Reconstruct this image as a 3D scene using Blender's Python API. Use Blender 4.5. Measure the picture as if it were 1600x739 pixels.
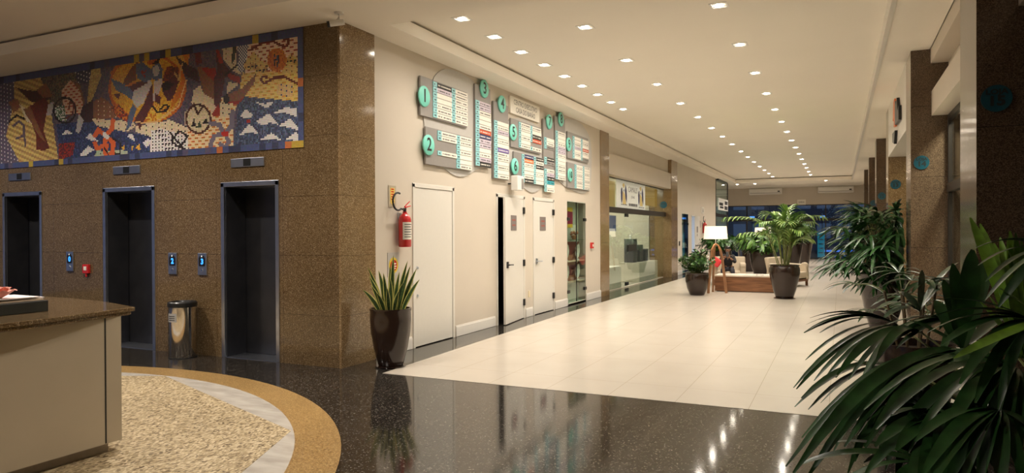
import bpy, math, random
import numpy as np
from mathutils import Vector, Matrix
R = math.radians
PI = math.pi
rnd = random.Random(7)
SC = bpy.context.scene
COL = SC.collection
for o in list(bpy.data.objects):
    bpy.data.objects.remove(o, do_unlink=True)

# ------------------------------------------------------------------ camera
YAW, PITCH, ROLL, FPX, EYE = 0.439433849, -0.00612258, -0.00467413, 1091.63, 1.6
cf = Vector((-math.sin(YAW) * math.cos(PITCH), math.cos(YAW) * math.cos(PITCH), math.sin(PITCH)))
r0 = Vector((math.cos(YAW), math.sin(YAW), 0))
u0 = r0.cross(cf)
cr = r0 * math.cos(ROLL) + u0 * math.sin(ROLL)
cu = -r0 * math.sin(ROLL) + u0 * math.cos(ROLL)
cam_d = bpy.data.cameras.new('camera')
cam = bpy.data.objects.new('camera', cam_d)
COL.objects.link(cam)
cam.matrix_world = Matrix(((cr.x, cu.x, -cf.x, 0), (cr.y, cu.y, -cf.y, 0), (cr.z, cu.z, -cf.z, EYE), (0, 0, 0, 1)))
cam_d.sensor_width = 36
cam_d.lens = 36 * FPX / 1600
cam_d.clip_start = 0.05
SC.camera = cam

# ------------------------------------------------------------------ world, exposure
SC.view_settings.view_transform = 'Standard'
SC.view_settings.look = 'None'
SC.view_settings.gamma = 1
SC.view_settings.use_curve_mapping = False
SC.view_settings.exposure = 0.13
w = bpy.data.worlds.new('world')
SC.world = w
w.use_nodes = True
w.node_tree.nodes['Background'].inputs[0].default_value = (0.03, 0.05, 0.11, 1)
w.node_tree.nodes['Background'].inputs[1].default_value = 0.5
SC.cycles.use_denoising = True
SC.cycles.max_bounces = 10
SC.cycles.diffuse_bounces = 6
SC.cycles.glossy_bounces = 4
SC.cycles.transparent_max_bounces = 16
SC.cycles.sample_clamp_indirect = 4.0
SC.cycles.caustics_reflective = False
SC.cycles.caustics_refractive = False
P_SPOT = 158.0
P_LOBBY = 2.0        # factor on the lobby lamps        # watts of one corridor downlight
WARM = (1.0, 0.91, 0.80)
EMIT_LAMP = 60.0


def ray(px, py):
    return cf + cr * ((px - 800) / FPX) + cu * ((369.5 - py) / FPX)


def on(px, py, ax, val):
    """the point of the place's plane (axis ax = val) that lies on this sight line"""
    d = ray(px, py)
    o = Vector((0, 0, EYE))
    return o + d * ((val - o[ax]) / d[ax])


def deep(px, py, dep):
    return Vector((0, 0, EYE)) + ray(px, py) * dep


# ------------------------------------------------------------------ materials
def s2l(c):
    return tuple((v / 255 / 12.92 if v / 255 <= .04045 else ((v / 255 + .055) / 1.055) ** 2.4) for v in c)


MATS = {}


def mat(name, col, rough=.6, metal=0., var=.06, scale=20., emit=0., spec=.5, bump=0., coat=0.):
    """plain coloured surface with slight noise in colour"""
    if name in MATS:
        return MATS[name]
    m = bpy.data.materials.new(name)
    m.use_nodes = True
    nt = m.node_tree
    b = nt.nodes['Principled BSDF']
    b.inputs['Roughness'].default_value = rough
    b.inputs['Metallic'].default_value = metal
    b.inputs['Specular IOR Level'].default_value = spec
    b.inputs['Coat Weight'].default_value = coat
    b.inputs['Coat Roughness'].default_value = .05
    tc = nt.nodes.new('ShaderNodeTexCoord')
    nz = nt.nodes.new('ShaderNodeTexNoise')
    nz.inputs['Scale'].default_value = scale
    nz.inputs['Detail'].default_value = 3
    nt.links.new(tc.outputs['Object'], nz.inputs['Vector'])
    rp = nt.nodes.new('ShaderNodeValToRGB')
    rp.color_ramp.elements[0].position = .3
    rp.color_ramp.elements[1].position = .7
    rp.color_ramp.elements[0].color = (*[v * (1 - var) for v in col], 1)
    rp.color_ramp.elements[1].color = (*[min(1, v * (1 + var)) for v in col], 1)
    nt.links.new(nz.outputs['Fac'], rp.inputs['Fac'])
    nt.links.new(rp.outputs['Color'], b.inputs['Base Color'])
    if emit:
        nt.links.new(rp.outputs['Color'], b.inputs['Emission Color'])
        b.inputs['Emission Strength'].default_value = emit
    if bump:
        bp = nt.nodes.new('ShaderNodeBump')
        bp.inputs['Strength'].default_value = bump
        bp.inputs['Distance'].default_value = .01
        nt.links.new(nz.outputs['Fac'], bp.inputs['Height'])
        nt.links.new(bp.outputs['Normal'], b.inputs['Normal'])
    MATS[name] = m
    return m


def joints(nt, geo, specs, wid):
    """mask that is 1 on joint lines; specs = (axis, pitch, offset)"""
    sep = nt.nodes.new('ShaderNodeSeparateXYZ')
    nt.links.new(geo, sep.inputs[0])
    last = None
    for ax, pitch, off in specs:
        s = nt.nodes.new('ShaderNodeMath'); s.operation = 'SUBTRACT'
        nt.links.new(sep.outputs[ax], s.inputs[0]); s.inputs[1].default_value = off
        p = nt.nodes.new('ShaderNodeMath'); p.operation = 'PINGPONG'
        nt.links.new(s.outputs[0], p.inputs[0]); p.inputs[1].default_value = pitch / 2
        l = nt.nodes.new('ShaderNodeMath'); l.operation = 'LESS_THAN'
        nt.links.new(p.outputs[0], l.inputs[0]); l.inputs[1].default_value = wid / 2
        if last is None:
            last = l.outputs[0]
        else:
            mx = nt.nodes.new('ShaderNodeMath'); mx.operation = 'MAXIMUM'
            nt.links.new(last, mx.inputs[0]); nt.links.new(l.outputs[0], mx.inputs[1])
            last = mx.outputs[0]
    return last


def stone(name, cols, scale, rough, joint=None, jcol=(.02, .02, .02), jw=.006, stretch=(1, 1, 1), bump=0., big=0., kind='VORONOI', spec=.5):
    """speckled stone: cell colours through a ramp, large soft clouds, joint lines"""
    m = bpy.data.materials.new(name)
    m.use_nodes = True
    nt = m.node_tree
    b = nt.nodes['Principled BSDF']
    b.inputs['Roughness'].default_value = rough
    b.inputs['Specular IOR Level'].default_value = spec
    g = nt.nodes.new('ShaderNodeNewGeometry')
    mp = nt.nodes.new('ShaderNodeMapping')
    mp.inputs['Scale'].default_value = stretch
    nt.links.new(g.outputs['Position'], mp.inputs['Vector'])
    rp = nt.nodes.new('ShaderNodeValToRGB')
    if kind == 'VORONOI':
        v = nt.nodes.new('ShaderNodeTexVoronoi')
        v.inputs['Scale'].default_value = scale
        nt.links.new(mp.outputs[0], v.inputs['Vector'])
        sp = nt.nodes.new('ShaderNodeSeparateColor')
        nt.links.new(v.outputs['Color'], sp.inputs[0])
        src = sp.outputs[0]
        hs = v.outputs['Distance']
    else:
        v = nt.nodes.new('ShaderNodeTexNoise')
        v.inputs['Scale'].default_value = scale
        v.inputs['Detail'].default_value = 6
        nt.links.new(mp.outputs[0], v.inputs['Vector'])
        src = v.outputs['Fac']
        hs = src
    nt.links.new(src, rp.inputs['Fac'])
    e = rp.color_ramp.elements
    while len(e) < len(cols):
        e.new(.5)
    for i, (p, c) in enumerate(cols):
        e[i].position = p
        e[i].color = (*c, 1)
    out = rp.outputs['Color']
    if big:
        n2 = nt.nodes.new('ShaderNodeTexNoise')
        n2.inputs['Scale'].default_value = 1.3
        n2.inputs['Detail'].default_value = 4
        nt.links.new(g.outputs['Position'], n2.inputs['Vector'])
        mr = nt.nodes.new('ShaderNodeMapRange')
        mr.inputs['From Min'].default_value = .3; mr.inputs['From Max'].default_value = .7
        mr.inputs['To Min'].default_value = 1 - big; mr.inputs['To Max'].default_value = 1 + big
        nt.links.new(n2.outputs['Fac'], mr.inputs['Value'])
        vm = nt.nodes.new('ShaderNodeVectorMath'); vm.operation = 'SCALE'
        nt.links.new(out, vm.inputs[0]); nt.links.new(mr.outputs[0], vm.inputs['Scale'])
        out = vm.outputs[0]
    if joint:
        mk = joints(nt, g.outputs['Position'], joint, jw)
        mx = nt.nodes.new('ShaderNodeMix'); mx.data_type = 'RGBA'
        nt.links.new(mk, mx.inputs['Factor'])
        nt.links.new(out, mx.inputs['A'])
        mx.inputs['B'].default_value = (*jcol, 1)
        out = mx.outputs['Result']
    nt.links.new(out, b.inputs['Base Color'])
    if bump:
        bp = nt.nodes.new('ShaderNodeBump')
        bp.inputs['Strength'].default_value = bump
        bp.inputs['Distance'].default_value = .004
        nt.links.new(hs, bp.inputs['Height'])
        nt.links.new(bp.outputs['Normal'], b.inputs['Normal'])
    MATS[name] = m
    return m


def glass(name, tint=(.9, .95, .93), refl=.12, rough=0.0):
    """thin sheet glass: clear pane plus mirror reflection by fresnel"""
    m = bpy.data.materials.new(name)
    m.use_nodes = True
    nt = m.node_tree
    nt.nodes.remove(nt.nodes['Principled BSDF'])
    out = nt.nodes['Material Output']
    tr = nt.nodes.new('ShaderNodeBsdfTransparent'); tr.inputs[0].default_value = (*tint, 1)
    gl = nt.nodes.new('ShaderNodeBsdfGlossy'); gl.inputs['Roughness'].default_value = rough
    gl.inputs['Color'].default_value = (.95, .97, .96, 1)
    ge = nt.nodes.new('ShaderNodeNewGeometry')
    dt = nt.nodes.new('ShaderNodeVectorMath'); dt.operation = 'DOT_PRODUCT'
    nt.links.new(ge.outputs['Normal'], dt.inputs[0]); nt.links.new(ge.outputs['Incoming'], dt.inputs[1])
    ab = nt.nodes.new('ShaderNodeMath'); ab.operation = 'ABSOLUTE'; nt.links.new(dt.outputs['Value'], ab.inputs[0])
    om = nt.nodes.new('ShaderNodeMath'); om.operation = 'SUBTRACT'; om.inputs[0].default_value = 1; nt.links.new(ab.outputs[0], om.inputs[1])
    pw = nt.nodes.new('ShaderNodeMath'); pw.operation = 'POWER'; nt.links.new(om.outputs[0], pw.inputs[0]); pw.inputs[1].default_value = 5
    ad = nt.nodes.new('ShaderNodeMath'); ad.operation = 'MULTIPLY_ADD'; ad.use_clamp = True
    nt.links.new(pw.outputs[0], ad.inputs[0]); ad.inputs[1].default_value = .9; ad.inputs[2].default_value = refl
    mx = nt.nodes.new('ShaderNodeMixShader')
    nt.links.new(ad.outputs[0], mx.inputs[0]); nt.links.new(tr.outputs[0], mx.inputs[1]); nt.links.new(gl.outputs[0], mx.inputs[2])
    nt.links.new(mx.outputs[0], out.inputs['Surface'])
    MATS[name] = m
    return m


def wood(name, c1, c2, scale=3., axis=(1, 12, 12), rough=.45):
    m = bpy.data.materials.new(name)
    m.use_nodes = True
    nt = m.node_tree
    b = nt.nodes['Principled BSDF']
    b.inputs['Roughness'].default_value = rough
    tc = nt.nodes.new('ShaderNodeTexCoord')
    mp = nt.nodes.new('ShaderNodeMapping'); mp.inputs['Scale'].default_value = axis
    nz = nt.nodes.new('ShaderNodeTexNoise'); nz.inputs['Scale'].default_value = scale; nz.inputs['Detail'].default_value = 5
    nz.inputs['Distortion'].default_value = .6
    rp = nt.nodes.new('ShaderNodeValToRGB')
    rp.color_ramp.elements[0].position = .35; rp.color_ramp.elements[1].position = .65
    rp.color_ramp.elements[0].color = (*c1, 1); rp.color_ramp.elements[1].color = (*c2, 1)
    nt.links.new(tc.outputs['Object'], mp.inputs[0]); nt.links.new(mp.outputs[0], nz.inputs[0])
    nt.links.new(nz.outputs['Fac'], rp.inputs[0]); nt.links.new(rp.outputs[0], b.inputs['Base Color'])
    MATS[name] = m
    return m


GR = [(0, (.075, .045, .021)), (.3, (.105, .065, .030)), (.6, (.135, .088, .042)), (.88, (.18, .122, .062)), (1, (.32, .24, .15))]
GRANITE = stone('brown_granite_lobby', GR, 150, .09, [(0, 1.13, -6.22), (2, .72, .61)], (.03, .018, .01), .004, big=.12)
GRANITE_LIT = stone('brown_granite_lit', [(p, tuple(v * 1.75 for v in c)) for p, c in GR], 150, .10, [(2, .72, .61)], (.05, .03, .015), .004, big=.1)  # same granite, its colour raised to carry the stronger light on the columns
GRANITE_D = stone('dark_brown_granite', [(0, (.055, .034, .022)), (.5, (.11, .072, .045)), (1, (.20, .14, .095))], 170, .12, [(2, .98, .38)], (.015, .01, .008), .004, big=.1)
BLACKFLOOR = stone('black_granite_floor', [(0, (.010, .0085, .007)), (.72, (.022, .018, .015)), (.9, (.05, .044, .038)), (1, (.20, .18, .15))], 120, .08,
                   [(0, .55, -1.64), (1, .55, 5.5)], (.004, .004, .004), .005, big=.15)
TILE = stone('cream_porcelain_tile', [(0, (.47, .42, .355)), (1, (.53, .475, .405))], 2.0, .26, [(0, .655, -.75), (1, 1.3, 7.2)], (.33, .28, .22), .005, kind='NOISE', big=.02)
MARBLE = stone('pale_grey_marble', [(.3, (.42, .38, .33)), (.7, (.60, .56, .50))], 3.0, .15, kind='NOISE', stretch=(1, 3, 1))
TANRING = stone('tan_granite_ring', [(0, (.18, .10, .032)), (.5, (.30, .18, .062)), (1, (.46, .31, .13))], 130, .35, big=.12)
PEBBLE = stone('rice_pebble_floor', [(0, (.09, .055, .025)), (.22, (.26, .19, .10)), (.6, (.44, .345, .20)), (1, (.62, .51, .34))], 85, .5, stretch=(1, .5, 1), bump=.9, big=.08)
WORKTOP = stone('brown_granite_worktop', GR, 130, .06, big=.1)
WALL = mat('cream_wall_paint', (.60, .535, .45), .65, var=.015, scale=2)
WALLS = mat('beige_wall_paint', (.56, .50, .42), .65, var=.015, scale=2)
CEIL = mat('ceiling_paint', (.88, .825, .735), .75, var=.01, scale=1)
CEILL = mat('lobby_ceiling_paint', (.86, .80, .73), .75, var=.01, scale=1)
WHITE = mat('white_lacquer', (.70, .67, .61), .35, var=.01)
SKIRT = mat('white_skirting_paint', (.74, .71, .66), .4, var=.01)
BLACK = mat('black_plastic', (.012, .012, .012), .35)
VOID = mat('painted_void_shade', (.01, .009, .008), .9)  # near-black colour that puts the darkness of shaded voids into the surface
STEEL = mat('brushed_steel', (.62, .65, .72), .3, 1.0, var=.08, scale=6)
STEELD = mat('dark_lift_steel', (.10, .102, .115), .33, .85, var=.15, scale=3)
STEELB = mat('polished_steel_bin', (.75, .72, .68), .12, 1.0, var=.03)
DARKFR = mat('dark_bronze_frame', (.02, .015, .012), .4)
TEAL = mat('mint_disc_paint', (.20, .66, .55), .4, var=.02)
TEALD = mat('teal_disc_paint', (.008, .08, .12), .35, var=.02)
GREYB = mat('grey_board_laminate', (.27, .25, .235), .45, var=.02)
GREYL = mat('light_grey_board_laminate', (.50, .48, .45), .4, var=.02)
PLATE = mat('ivory_name_plate', (.82, .78, .70), .4, var=.02)
CELL = mat('pale_blue_number_cell', (.30, .62, .66), .4, var=.02)
INK = mat('black_ink', (.02, .02, .02), .5)
NAVY = mat('navy_plate', (.03, .035, .13), .4)
REDP = mat('red_plate', (.55, .08, .03), .4)
ORNG = mat('orange_plate', (.75, .18, .05), .4)
PURP = mat('purple_plate', (.16, .11, .36), .4)
TURQ = mat('turquoise_plate', (.03, .35, .42), .4)
LILAC = mat('lilac_plate', (.60, .52, .60), .4)
REDM = mat('extinguisher_red', (.55, .02, .02), .22, coat=.5)
RUB = mat('black_rubber', (.015, .015, .015), .5)
POTM = mat('brown_glazed_ceramic', (.024, .012, .008), .2, coat=.15)
SOIL = mat('dark_soil', (.05, .03, .018), .9, var=.4, scale=80, bump=1)
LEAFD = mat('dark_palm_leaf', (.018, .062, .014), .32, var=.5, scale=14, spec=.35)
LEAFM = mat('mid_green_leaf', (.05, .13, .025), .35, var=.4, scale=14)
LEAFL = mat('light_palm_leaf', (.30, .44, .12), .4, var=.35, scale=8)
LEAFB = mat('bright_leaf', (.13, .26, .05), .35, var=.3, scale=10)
SNAKE = mat('snake_leaf_green', (.035, .07, .02), .35, var=.5, scale=40)
SNAKEY = mat('snake_leaf_margin', (.62, .58, .16), .4, var=.1)
CANE = mat('palm_cane', (.10, .07, .03), .6, var=.3, scale=40)
STEMG = mat('green_stem', (.18, .20, .06), .5, var=.2)
GLASSM = glass('clear_shop_glass', (.88, .93, .90), .03)
GLASSD = glass('front_door_glass', (.70, .76, .84), .03)
GLASSN = glass('niche_glass', (.85, .92, .88), .03)
ACW = mat('air_conditioner_plastic', (.80, .78, .74), .35, var=.01)
FAB = mat('beige_upholstery', (.50, .42, .31), .85, var=.1, scale=120)
WOODT = wood('walnut_panel', (.13, .052, .02), (.26, .115, .05), 2.2, (1, 10, 14))
WOODL = wood('tripod_wood', (.22, .10, .045), (.38, .19, .09), 3, (12, 12, 1))


def emis(name, col, s):
    m = bpy.data.materials.new(name)
    m.use_nodes = True
    nt = m.node_tree
    b = nt.nodes['Principled BSDF']
    b.inputs['Base Color'].default_value = (*col, 1)
    b.inputs['Emission Color'].default_value = (*col, 1)
    b.inputs['Emission Strength'].default_value = s
    MATS[name] = m
    return m


LAMPE = emis('lit_downlight_lens', (1, .90, .74), EMIT_LAMP)
BLUED = emis('blue_lit_digit', (.03, .25, 1), 2.2)


# ------------------------------------------------------------------ mesh builder
class MB:
    def __init__(s):
        s.v, s.f, s.m = [], [], []

    def add(s, vs, fs, mi=0):
        n = len(s.v)
        s.v += [tuple(p) for p in vs]
        s.f += [tuple(i + n for i in f) for f in fs]
        s.m += [mi] * len(fs)
        return s

    def box(s, a, b, mi=0):
        x0, y0, z0 = a; x1, y1, z1 = b
        return s.add([(x0, y0, z0), (x1, y0, z0), (x1, y1, z0), (x0, y1, z0), (x0, y0, z1), (x1, y0, z1), (x1, y1, z1), (x0, y1, z1)],
                     [(0, 3, 2, 1), (4, 5, 6, 7), (0, 1, 5, 4), (1, 2, 6, 5), (2, 3, 7, 6), (3, 0, 4, 7)], mi)

    def lathe(s, prof, c=(0, 0, 0), n=32, mi=0, cap=True):
        vs, fs = [], []
        for r, z in prof:
            for i in range(n):
                a = 2 * PI * i / n
                vs.append((c[0] + r * math.cos(a), c[1] + r * math.sin(a), c[2] + z))
        for j in range(len(prof) - 1):
            for i in range(n):
                k = (i + 1) % n
                fs.append((j * n + i, j * n + k, (j + 1) * n + k, (j + 1) * n + i))
        if cap:
            fs.append(tuple(reversed(range(n))))
            fs.append(tuple((len(prof) - 1) * n + i for i in range(n)))
        return s.add(vs, fs, mi)

    def prism(s, pts, axis, a, b, mi=0):
        """polygon pts extruded along axis from a to b; pts are the two other coordinates in xyz order"""
        def P(u, v, t):
            q = [u, v]; q.insert(axis, t)
            return tuple(q)
        n = len(pts)
        vs = [P(u, v, a) for u, v in pts] + [P(u, v, b) for u, v in pts]
        fs = [tuple(range(n)), tuple(reversed(range(n, 2 * n)))]
        fs += [(i, i + n, (i + 1) % n + n, (i + 1) % n) for i in range(n)]
        return s.add(vs, fs, mi)

    def tube(s, pts, rad, n=8, mi=0):
        pts = [Vector(p) for p in pts]
        rs = rad if isinstance(rad, (list, tuple)) else [rad] * len(pts)
        vs, fs = [], []
        up = Vector((0, 0, 1))
        for i, p in enumerate(pts):
            t = (pts[min(i + 1, len(pts) - 1)] - pts[max(i - 1, 0)]).normalized()
            if abs(t.dot(up)) > .99:
                up2 = Vector((1, 0, 0))
            else:
                up2 = up
            a = t.cross(up2).normalized(); b = a.cross(t)
            for k in range(n):
                q = 2 * PI * k / n
                vs.append(p + (a * math.cos(q) + b * math.sin(q)) * rs[i])
        for j in range(len(pts) - 1):
            for k in range(n):
                l = (k + 1) % n
                fs.append((j * n + k, j * n + l, (j + 1) * n + l, (j + 1) * n + k))
        fs.append(tuple(reversed(range(n)))); fs.append(tuple((len(pts) - 1) * n + k for k in range(n)))
        return s.add(vs, fs, mi)

    def blade(s, pts, wid, nrm, fold=.15, mi=0, prof=None):
        """long leaf: centre line pts, half width wid with a profile, slightly folded along its midrib"""
        pts = [Vector(p) for p in pts]
        n = len(pts); vs, fs = [], []
        for i, p in enumerate(pts):
            t = (pts[min(i + 1, n - 1)] - pts[max(i - 1, 0)]).normalized()
            side = t.cross(Vector(nrm))
            if side.length < 1e-4:
                side = t.cross(Vector((1, 0, .3)))
            side.normalize()
            up = side.cross(t)
            q = i / (n - 1)
            wv = wid * (prof(q) if prof else (min(1, q * 4 + .25) * (1 - q ** 4) + .03))
            vs += [p - side * wv + up * wv * fold * 2, p, p + side * wv + up * wv * fold * 2]
        for i in range(n - 1):
            a = 3 * i
            fs += [(a, a + 1, a + 4, a + 3), (a + 1, a + 2, a + 5, a + 4)]
        return s.add(vs, fs, mi)

    def build(s, name, mats, parent=None, smooth=False, loc=None):
        me = bpy.data.meshes.new(name)
        me.from_pydata([tuple(v) for v in s.v], [], s.f)
        for m in (mats if isinstance(mats, (list, tuple)) else [mats]):
            me.materials.append(m)
        me.polygons.foreach_set('material_index', s.m)
        if smooth:
            me.polygons.foreach_set('use_smooth', [True] * len(s.f))
        me.update()
        o = bpy.data.objects.new(name, me)
        COL.objects.link(o)
        if loc is not None:
            o.location = loc
        if parent is not None:
            o.parent = parent
        if smooth:
            try:
                me.set_sharp_from_angle(angle=R(40))
            except Exception:
                pass
        return o


def bev(o, wd=.004, seg=2):
    m = o.modifiers.new('bevel', 'BEVEL')
    m.width = wd; m.segments = seg; m.limit_method = 'ANGLE'; m.angle_limit = R(40)
    return o


def empty(name, loc=(0, 0, 0), rz=0.):
    o = bpy.data.objects.new(name, None)
    o.location = loc; o.rotation_euler = (0, 0, rz)
    o.empty_display_size = .1
    COL.objects.link(o)
    return o


def tag(o, label=None, cat=None, group=None, kind=None):
    if label: o['label'] = label
    if cat: o['category'] = cat
    if group: o['group'] = group
    if kind: o['kind'] = kind
    return o


def sub(o, p):
    """make o a sub-part of part p, keeping its place"""
    o.parent = p
    o.matrix_parent_inverse = p.matrix_basis.inverted()
    return o


def struct(o):
    o['kind'] = 'structure'
    return o


def copy_tree(o, parent=None):
    c = o.copy(); COL.objects.link(c)
    if parent is not None:
        c.parent = parent
    for ch in list(o.children):
        copy_tree(ch, c)
    return c


TXT = {}


def text_mesh(txt, size, bold=0.):
    k = (txt, size, bold)
    if k not in TXT:
        cu_ = bpy.data.curves.new('t', 'FONT')
        cu_.body = txt; cu_.size = size; cu_.align_x = 'CENTER'; cu_.align_y = 'CENTER'
        cu_.offset = bold; cu_.extrude = 0; cu_.resolution_u = 3
        ob = bpy.data.objects.new('t', cu_)
        COL.objects.link(ob)
        bpy.context.view_layer.update()
        me = ob.to_mesh()
        TXT[k] = ([tuple(v.co) for v in me.vertices], [tuple(p.vertices) for p in me.polygons])
        ob.to_mesh_clear()
        bpy.data.objects.remove(ob)
    return TXT[k]


def put_text(mb, txt, size, org, ux, uy, nrm, mi=0, bold=0., depth=.003, sx=1.):
    """lettering as raised mesh at org, reading along ux with up uy"""
    vs, fs = text_mesh(txt, size, bold)
    org, ux, uy, nrm = map(Vector, (org, ux, uy, nrm))
    top = [org + ux * (x * sx) + uy * y + nrm * depth for x, y, z in vs]
    mb.add(top, fs, mi)
    return mb


EX = Vector((0, 1, 0)), Vector((0, 0, 1)), Vector((1, 0, 0))      # a wall that faces +x, read along +y
EYW = Vector((1, 0, 0)), Vector((0, 0, 1)), Vector((0, -1, 0))    # a wall that faces -y, read along +x


def wall_open(mb, ax, plane, thick, a0, a1, z0, z1, ops, mi=0):
    """wall slab normal to axis ax from plane to plane+thick, running a0..a1, with openings (s, e, zb, zt)"""
    def bx(s, e, zb, zt):
        if e - s < 1e-4 or zt - zb < 1e-4: return
        lo, hi = sorted((plane, plane + thick))
        if ax == 0: mb.box((lo, s, zb), (hi, e, zt), mi)
        else: mb.box((s, lo, zb), (e, hi, zt), mi)
    cur = a0
    for s, e, zb, zt in sorted(ops):
        bx(cur, s, z0, z1); bx(s, e, z0, zb); bx(s, e, zt, z1); cur = e
    bx(cur, a1, z0, z1)
    return mb


XL, YC, ZS, ZH = -5.34, 6.594, 4.1, 4.3

# ------------------------------------------------------------------ floor
struct(MB().box((-16, -5, -.2), (9, 44, 0)).build('floor', BLACKFLOOR))
struct(MB().prism([(-4.72, 6.56), (1.5, 6.56), (1.5, 43.15), (-9.5, 43.15), (-9.5, 34.1), (-4.9, 34.1), (-4.9, 26.2), (-4.9, 13)], 2, .0, .003).build('floor', TILE))
CC = (-6.76, 1.45)


def disc(r, n=128, a0=0.):
    return [(CC[0] + r * math.cos(2 * PI * i / n + a0), CC[1] + r * math.sin(2 * PI * i / n + a0)) for i in range(n)]


rg = MB()
o_, i_ = disc(4.34), disc(4.0)
n = 128
rg.add([(x, y, .003) for x, y in o_] + [(x, y, .003) for x, y in i_], [(i, (i + 1) % n, (i + 1) % n + n, i + n) for i in range(n)])
struct(rg.build('floor', TANRING))
struct(MB().add([(x, y, .003) for x, y in i_], [tuple(range(n))]).build('floor', MARBLE))
struct(MB().prism(disc(3.98, 8, R(1.5)), 2, 0, .006).build('floor', PEBBLE))

# ------------------------------------------------------------------ ceilings
ce = MB()
ce.box((-16, -5, 4.7), (9, 44, 4.8))
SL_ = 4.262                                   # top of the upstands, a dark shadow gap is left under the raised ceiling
ce.box((XL - .3, 7.0, ZS), (-4.91, 37.8, SL_))
ce.box((XL - .3, 5.8, ZS), (9, 7.0, 4.26))
ce.box((-16, 5.8, ZS), (XL - .3, YC + .3, 4.26))
ce.box((.56, 7.0, ZS), (1.12, 37.8, 4.6))
ce.box((1.16, 7.0, ZS + .05), (3.5, 44, 4.6))
ce.box((XL - 2, 34.0, ZS), (XL - .3, 37.8, SL_))
ce.box((-9.5, 37.8, ZS), (1.5, 40.0, SL_)); ce.box((-9.5, 40.06, ZS), (1.5, 43.3, 4.6))
ce.box((-5.3, 6.6, ZH), (.56, 38.2, 4.6))
struct(ce.build('ceiling', CEIL))
struct(MB().box((-16, -5, 4.30), (9, 6.2, 4.6)).build('ceiling', CEILL))
struct(MB().box((-5.32, 6.6, 4.263), (-5.30, 38.2, 4.6)).box((-16, 6.2, 4.263), (9, 6.22, 4.6)).box((-9.5, 38.2, 4.263), (1.5, 38.22, 4.6)).box((-9.5, 39.9, 4.3), (1.5, 40.2, 4.32)).build('gap_shade_strip', VOID))  # near-black strips put the shade of the ceiling gaps into colour
tr = MB().box((.505, 7.0, ZS - .015), (.56, 37.8, ZH))
struct(tr.build('trim_1', WHITE))

# ------------------------------------------------------------------ lobby (lift) wall
LIFTS = [(-7.26, -6.28), (-9.59, -8.51), (-12.01, -11.01)]
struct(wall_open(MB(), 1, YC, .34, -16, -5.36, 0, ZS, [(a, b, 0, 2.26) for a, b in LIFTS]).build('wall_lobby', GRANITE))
struct(MB().box((-5.36, YC - .001, 0), (XL + .012, 7.27, ZS)).build('pillar_corner', GRANITE_LIT))
for i, (a, b) in enumerate(LIFTS):
    d = struct(empty('door_%d' % (i + 1), ((a + b) / 2, YC, 0)))
    f = MB()
    ox = (a + b) / 2
    hw = (b - a) / 2
    f.box((-hw, -.012, 0), (-hw + .055, .34, 2.25)).box((hw - .055, -.012, 0), (hw, .34, 2.25)).box((-hw, -.012, 2.20), (hw, .34, 2.26))
    bev(f.build('frame', STEEL, d), .003)
    seam = .12
    MB().box((-hw + .05, .352, 0), (seam - .006, .367, 2.22)).build('lift_door_leaf', STEELD, d)
    MB().box((seam + .006, .345, 0), (hw - .05, .367, 2.22)).build('lift_door_leaf', STEELD, d)
    MB().box((-hw + .05, .02, 0), (-hw + .065, .34, 2.2)).box((hw - .065, .02, 0), (hw - .05, .34, 2.2)).build('jamb_lining', STEELD, d)
    MB().box((-hw + .05, .0, 0), (hw - .05, .344, .006)).build('threshold', STEEL, d)
    MB().box((-hw - .05, .37, 0), (hw + .05, .5, 2.4)).build('shaft_backing', VOID, d)

# indicator strips above the lifts
NW = ['rightmost lift', 'middle lift', 'leftmost lift']
for i, cx in enumerate((-6.79, -9.07, -11.55)):
    t = empty('lift_indicator', (cx, YC, 2.50))
    tag(t, 'steel floor indicator plate above the %s door' % NW[i], 'lift indicator', 'indicator plates above the lifts')
    bev(MB().box((-.28, -.018, -.055), (.28, 0, .055)).build('face_plate', STEEL, t), .003)
    MB().box((-.06, -.022, -.045), (.06, -.017, .045)).build('display', BLACK, t)
for i, (cx, dg, nm) in enumerate(((-10.335, '0', 'beside the leftmost lift'), (-8.155, '2', 'left one of the pair beside the bin'), (-7.595, '3', 'right one of the pair'))):
    t = empty('lift_call_panel', (cx, YC, 1.2))
    tag(t, 'steel lift call panel with blue digit, ' + nm, 'call panel', 'lift call panels')
    bev(MB().box((-.08, -.02, -.145), (.08, 0, .145)).build('face_plate', STEEL, t), .004)
    MB().prism([(-.05 + .0, -.03), (.05, -.03), (.055, 0), (.055, .08), (.03, .11), (-.03, .11), (-.055, .08), (-.055, 0)], 1, -.024, -.018).build('display', BLACK, t)
    dsp = t.children[-1]
    put_text(MB(), dg, .10, (.008, -.025, .03), *EYW, bold=.004, depth=.001).build('digit', BLUED, dsp)
    put_text(MB(), '^', .05, (0, -.025, .095), *EYW, bold=.002, depth=.001).build('arrow', mat('white_print', (.8, .8, .8), .5, emit=.6), dsp)
    MB().lathe([(.0, 0), (.018, 0), (.018, .006), (.0, .006)], n=16).build('button', STEELB, t).matrix_local = Matrix.Translation((0, -.02, -.08)) @ Matrix.Rotation(R(90), 4, 'X')
t = empty('fire_alarm_box', (-9.95, YC, 1.095))
tag(t, 'small red fire alarm box on the brown granite wall', 'fire alarm')
bev(MB().box((-.065, -.04, -.065), (.065, 0, .065)).build('housing', REDM, t), .006)
MB().box((-.03, -.043, -.02), (.03, -.039, .035)).build('label', PLATE, t)
MB().lathe([(.0, 0), (.014, 0), (.014, .05), (0, .05)], n=12).build('siren_cap', REDM, t).location = (.0, -.02, -.115)

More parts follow.
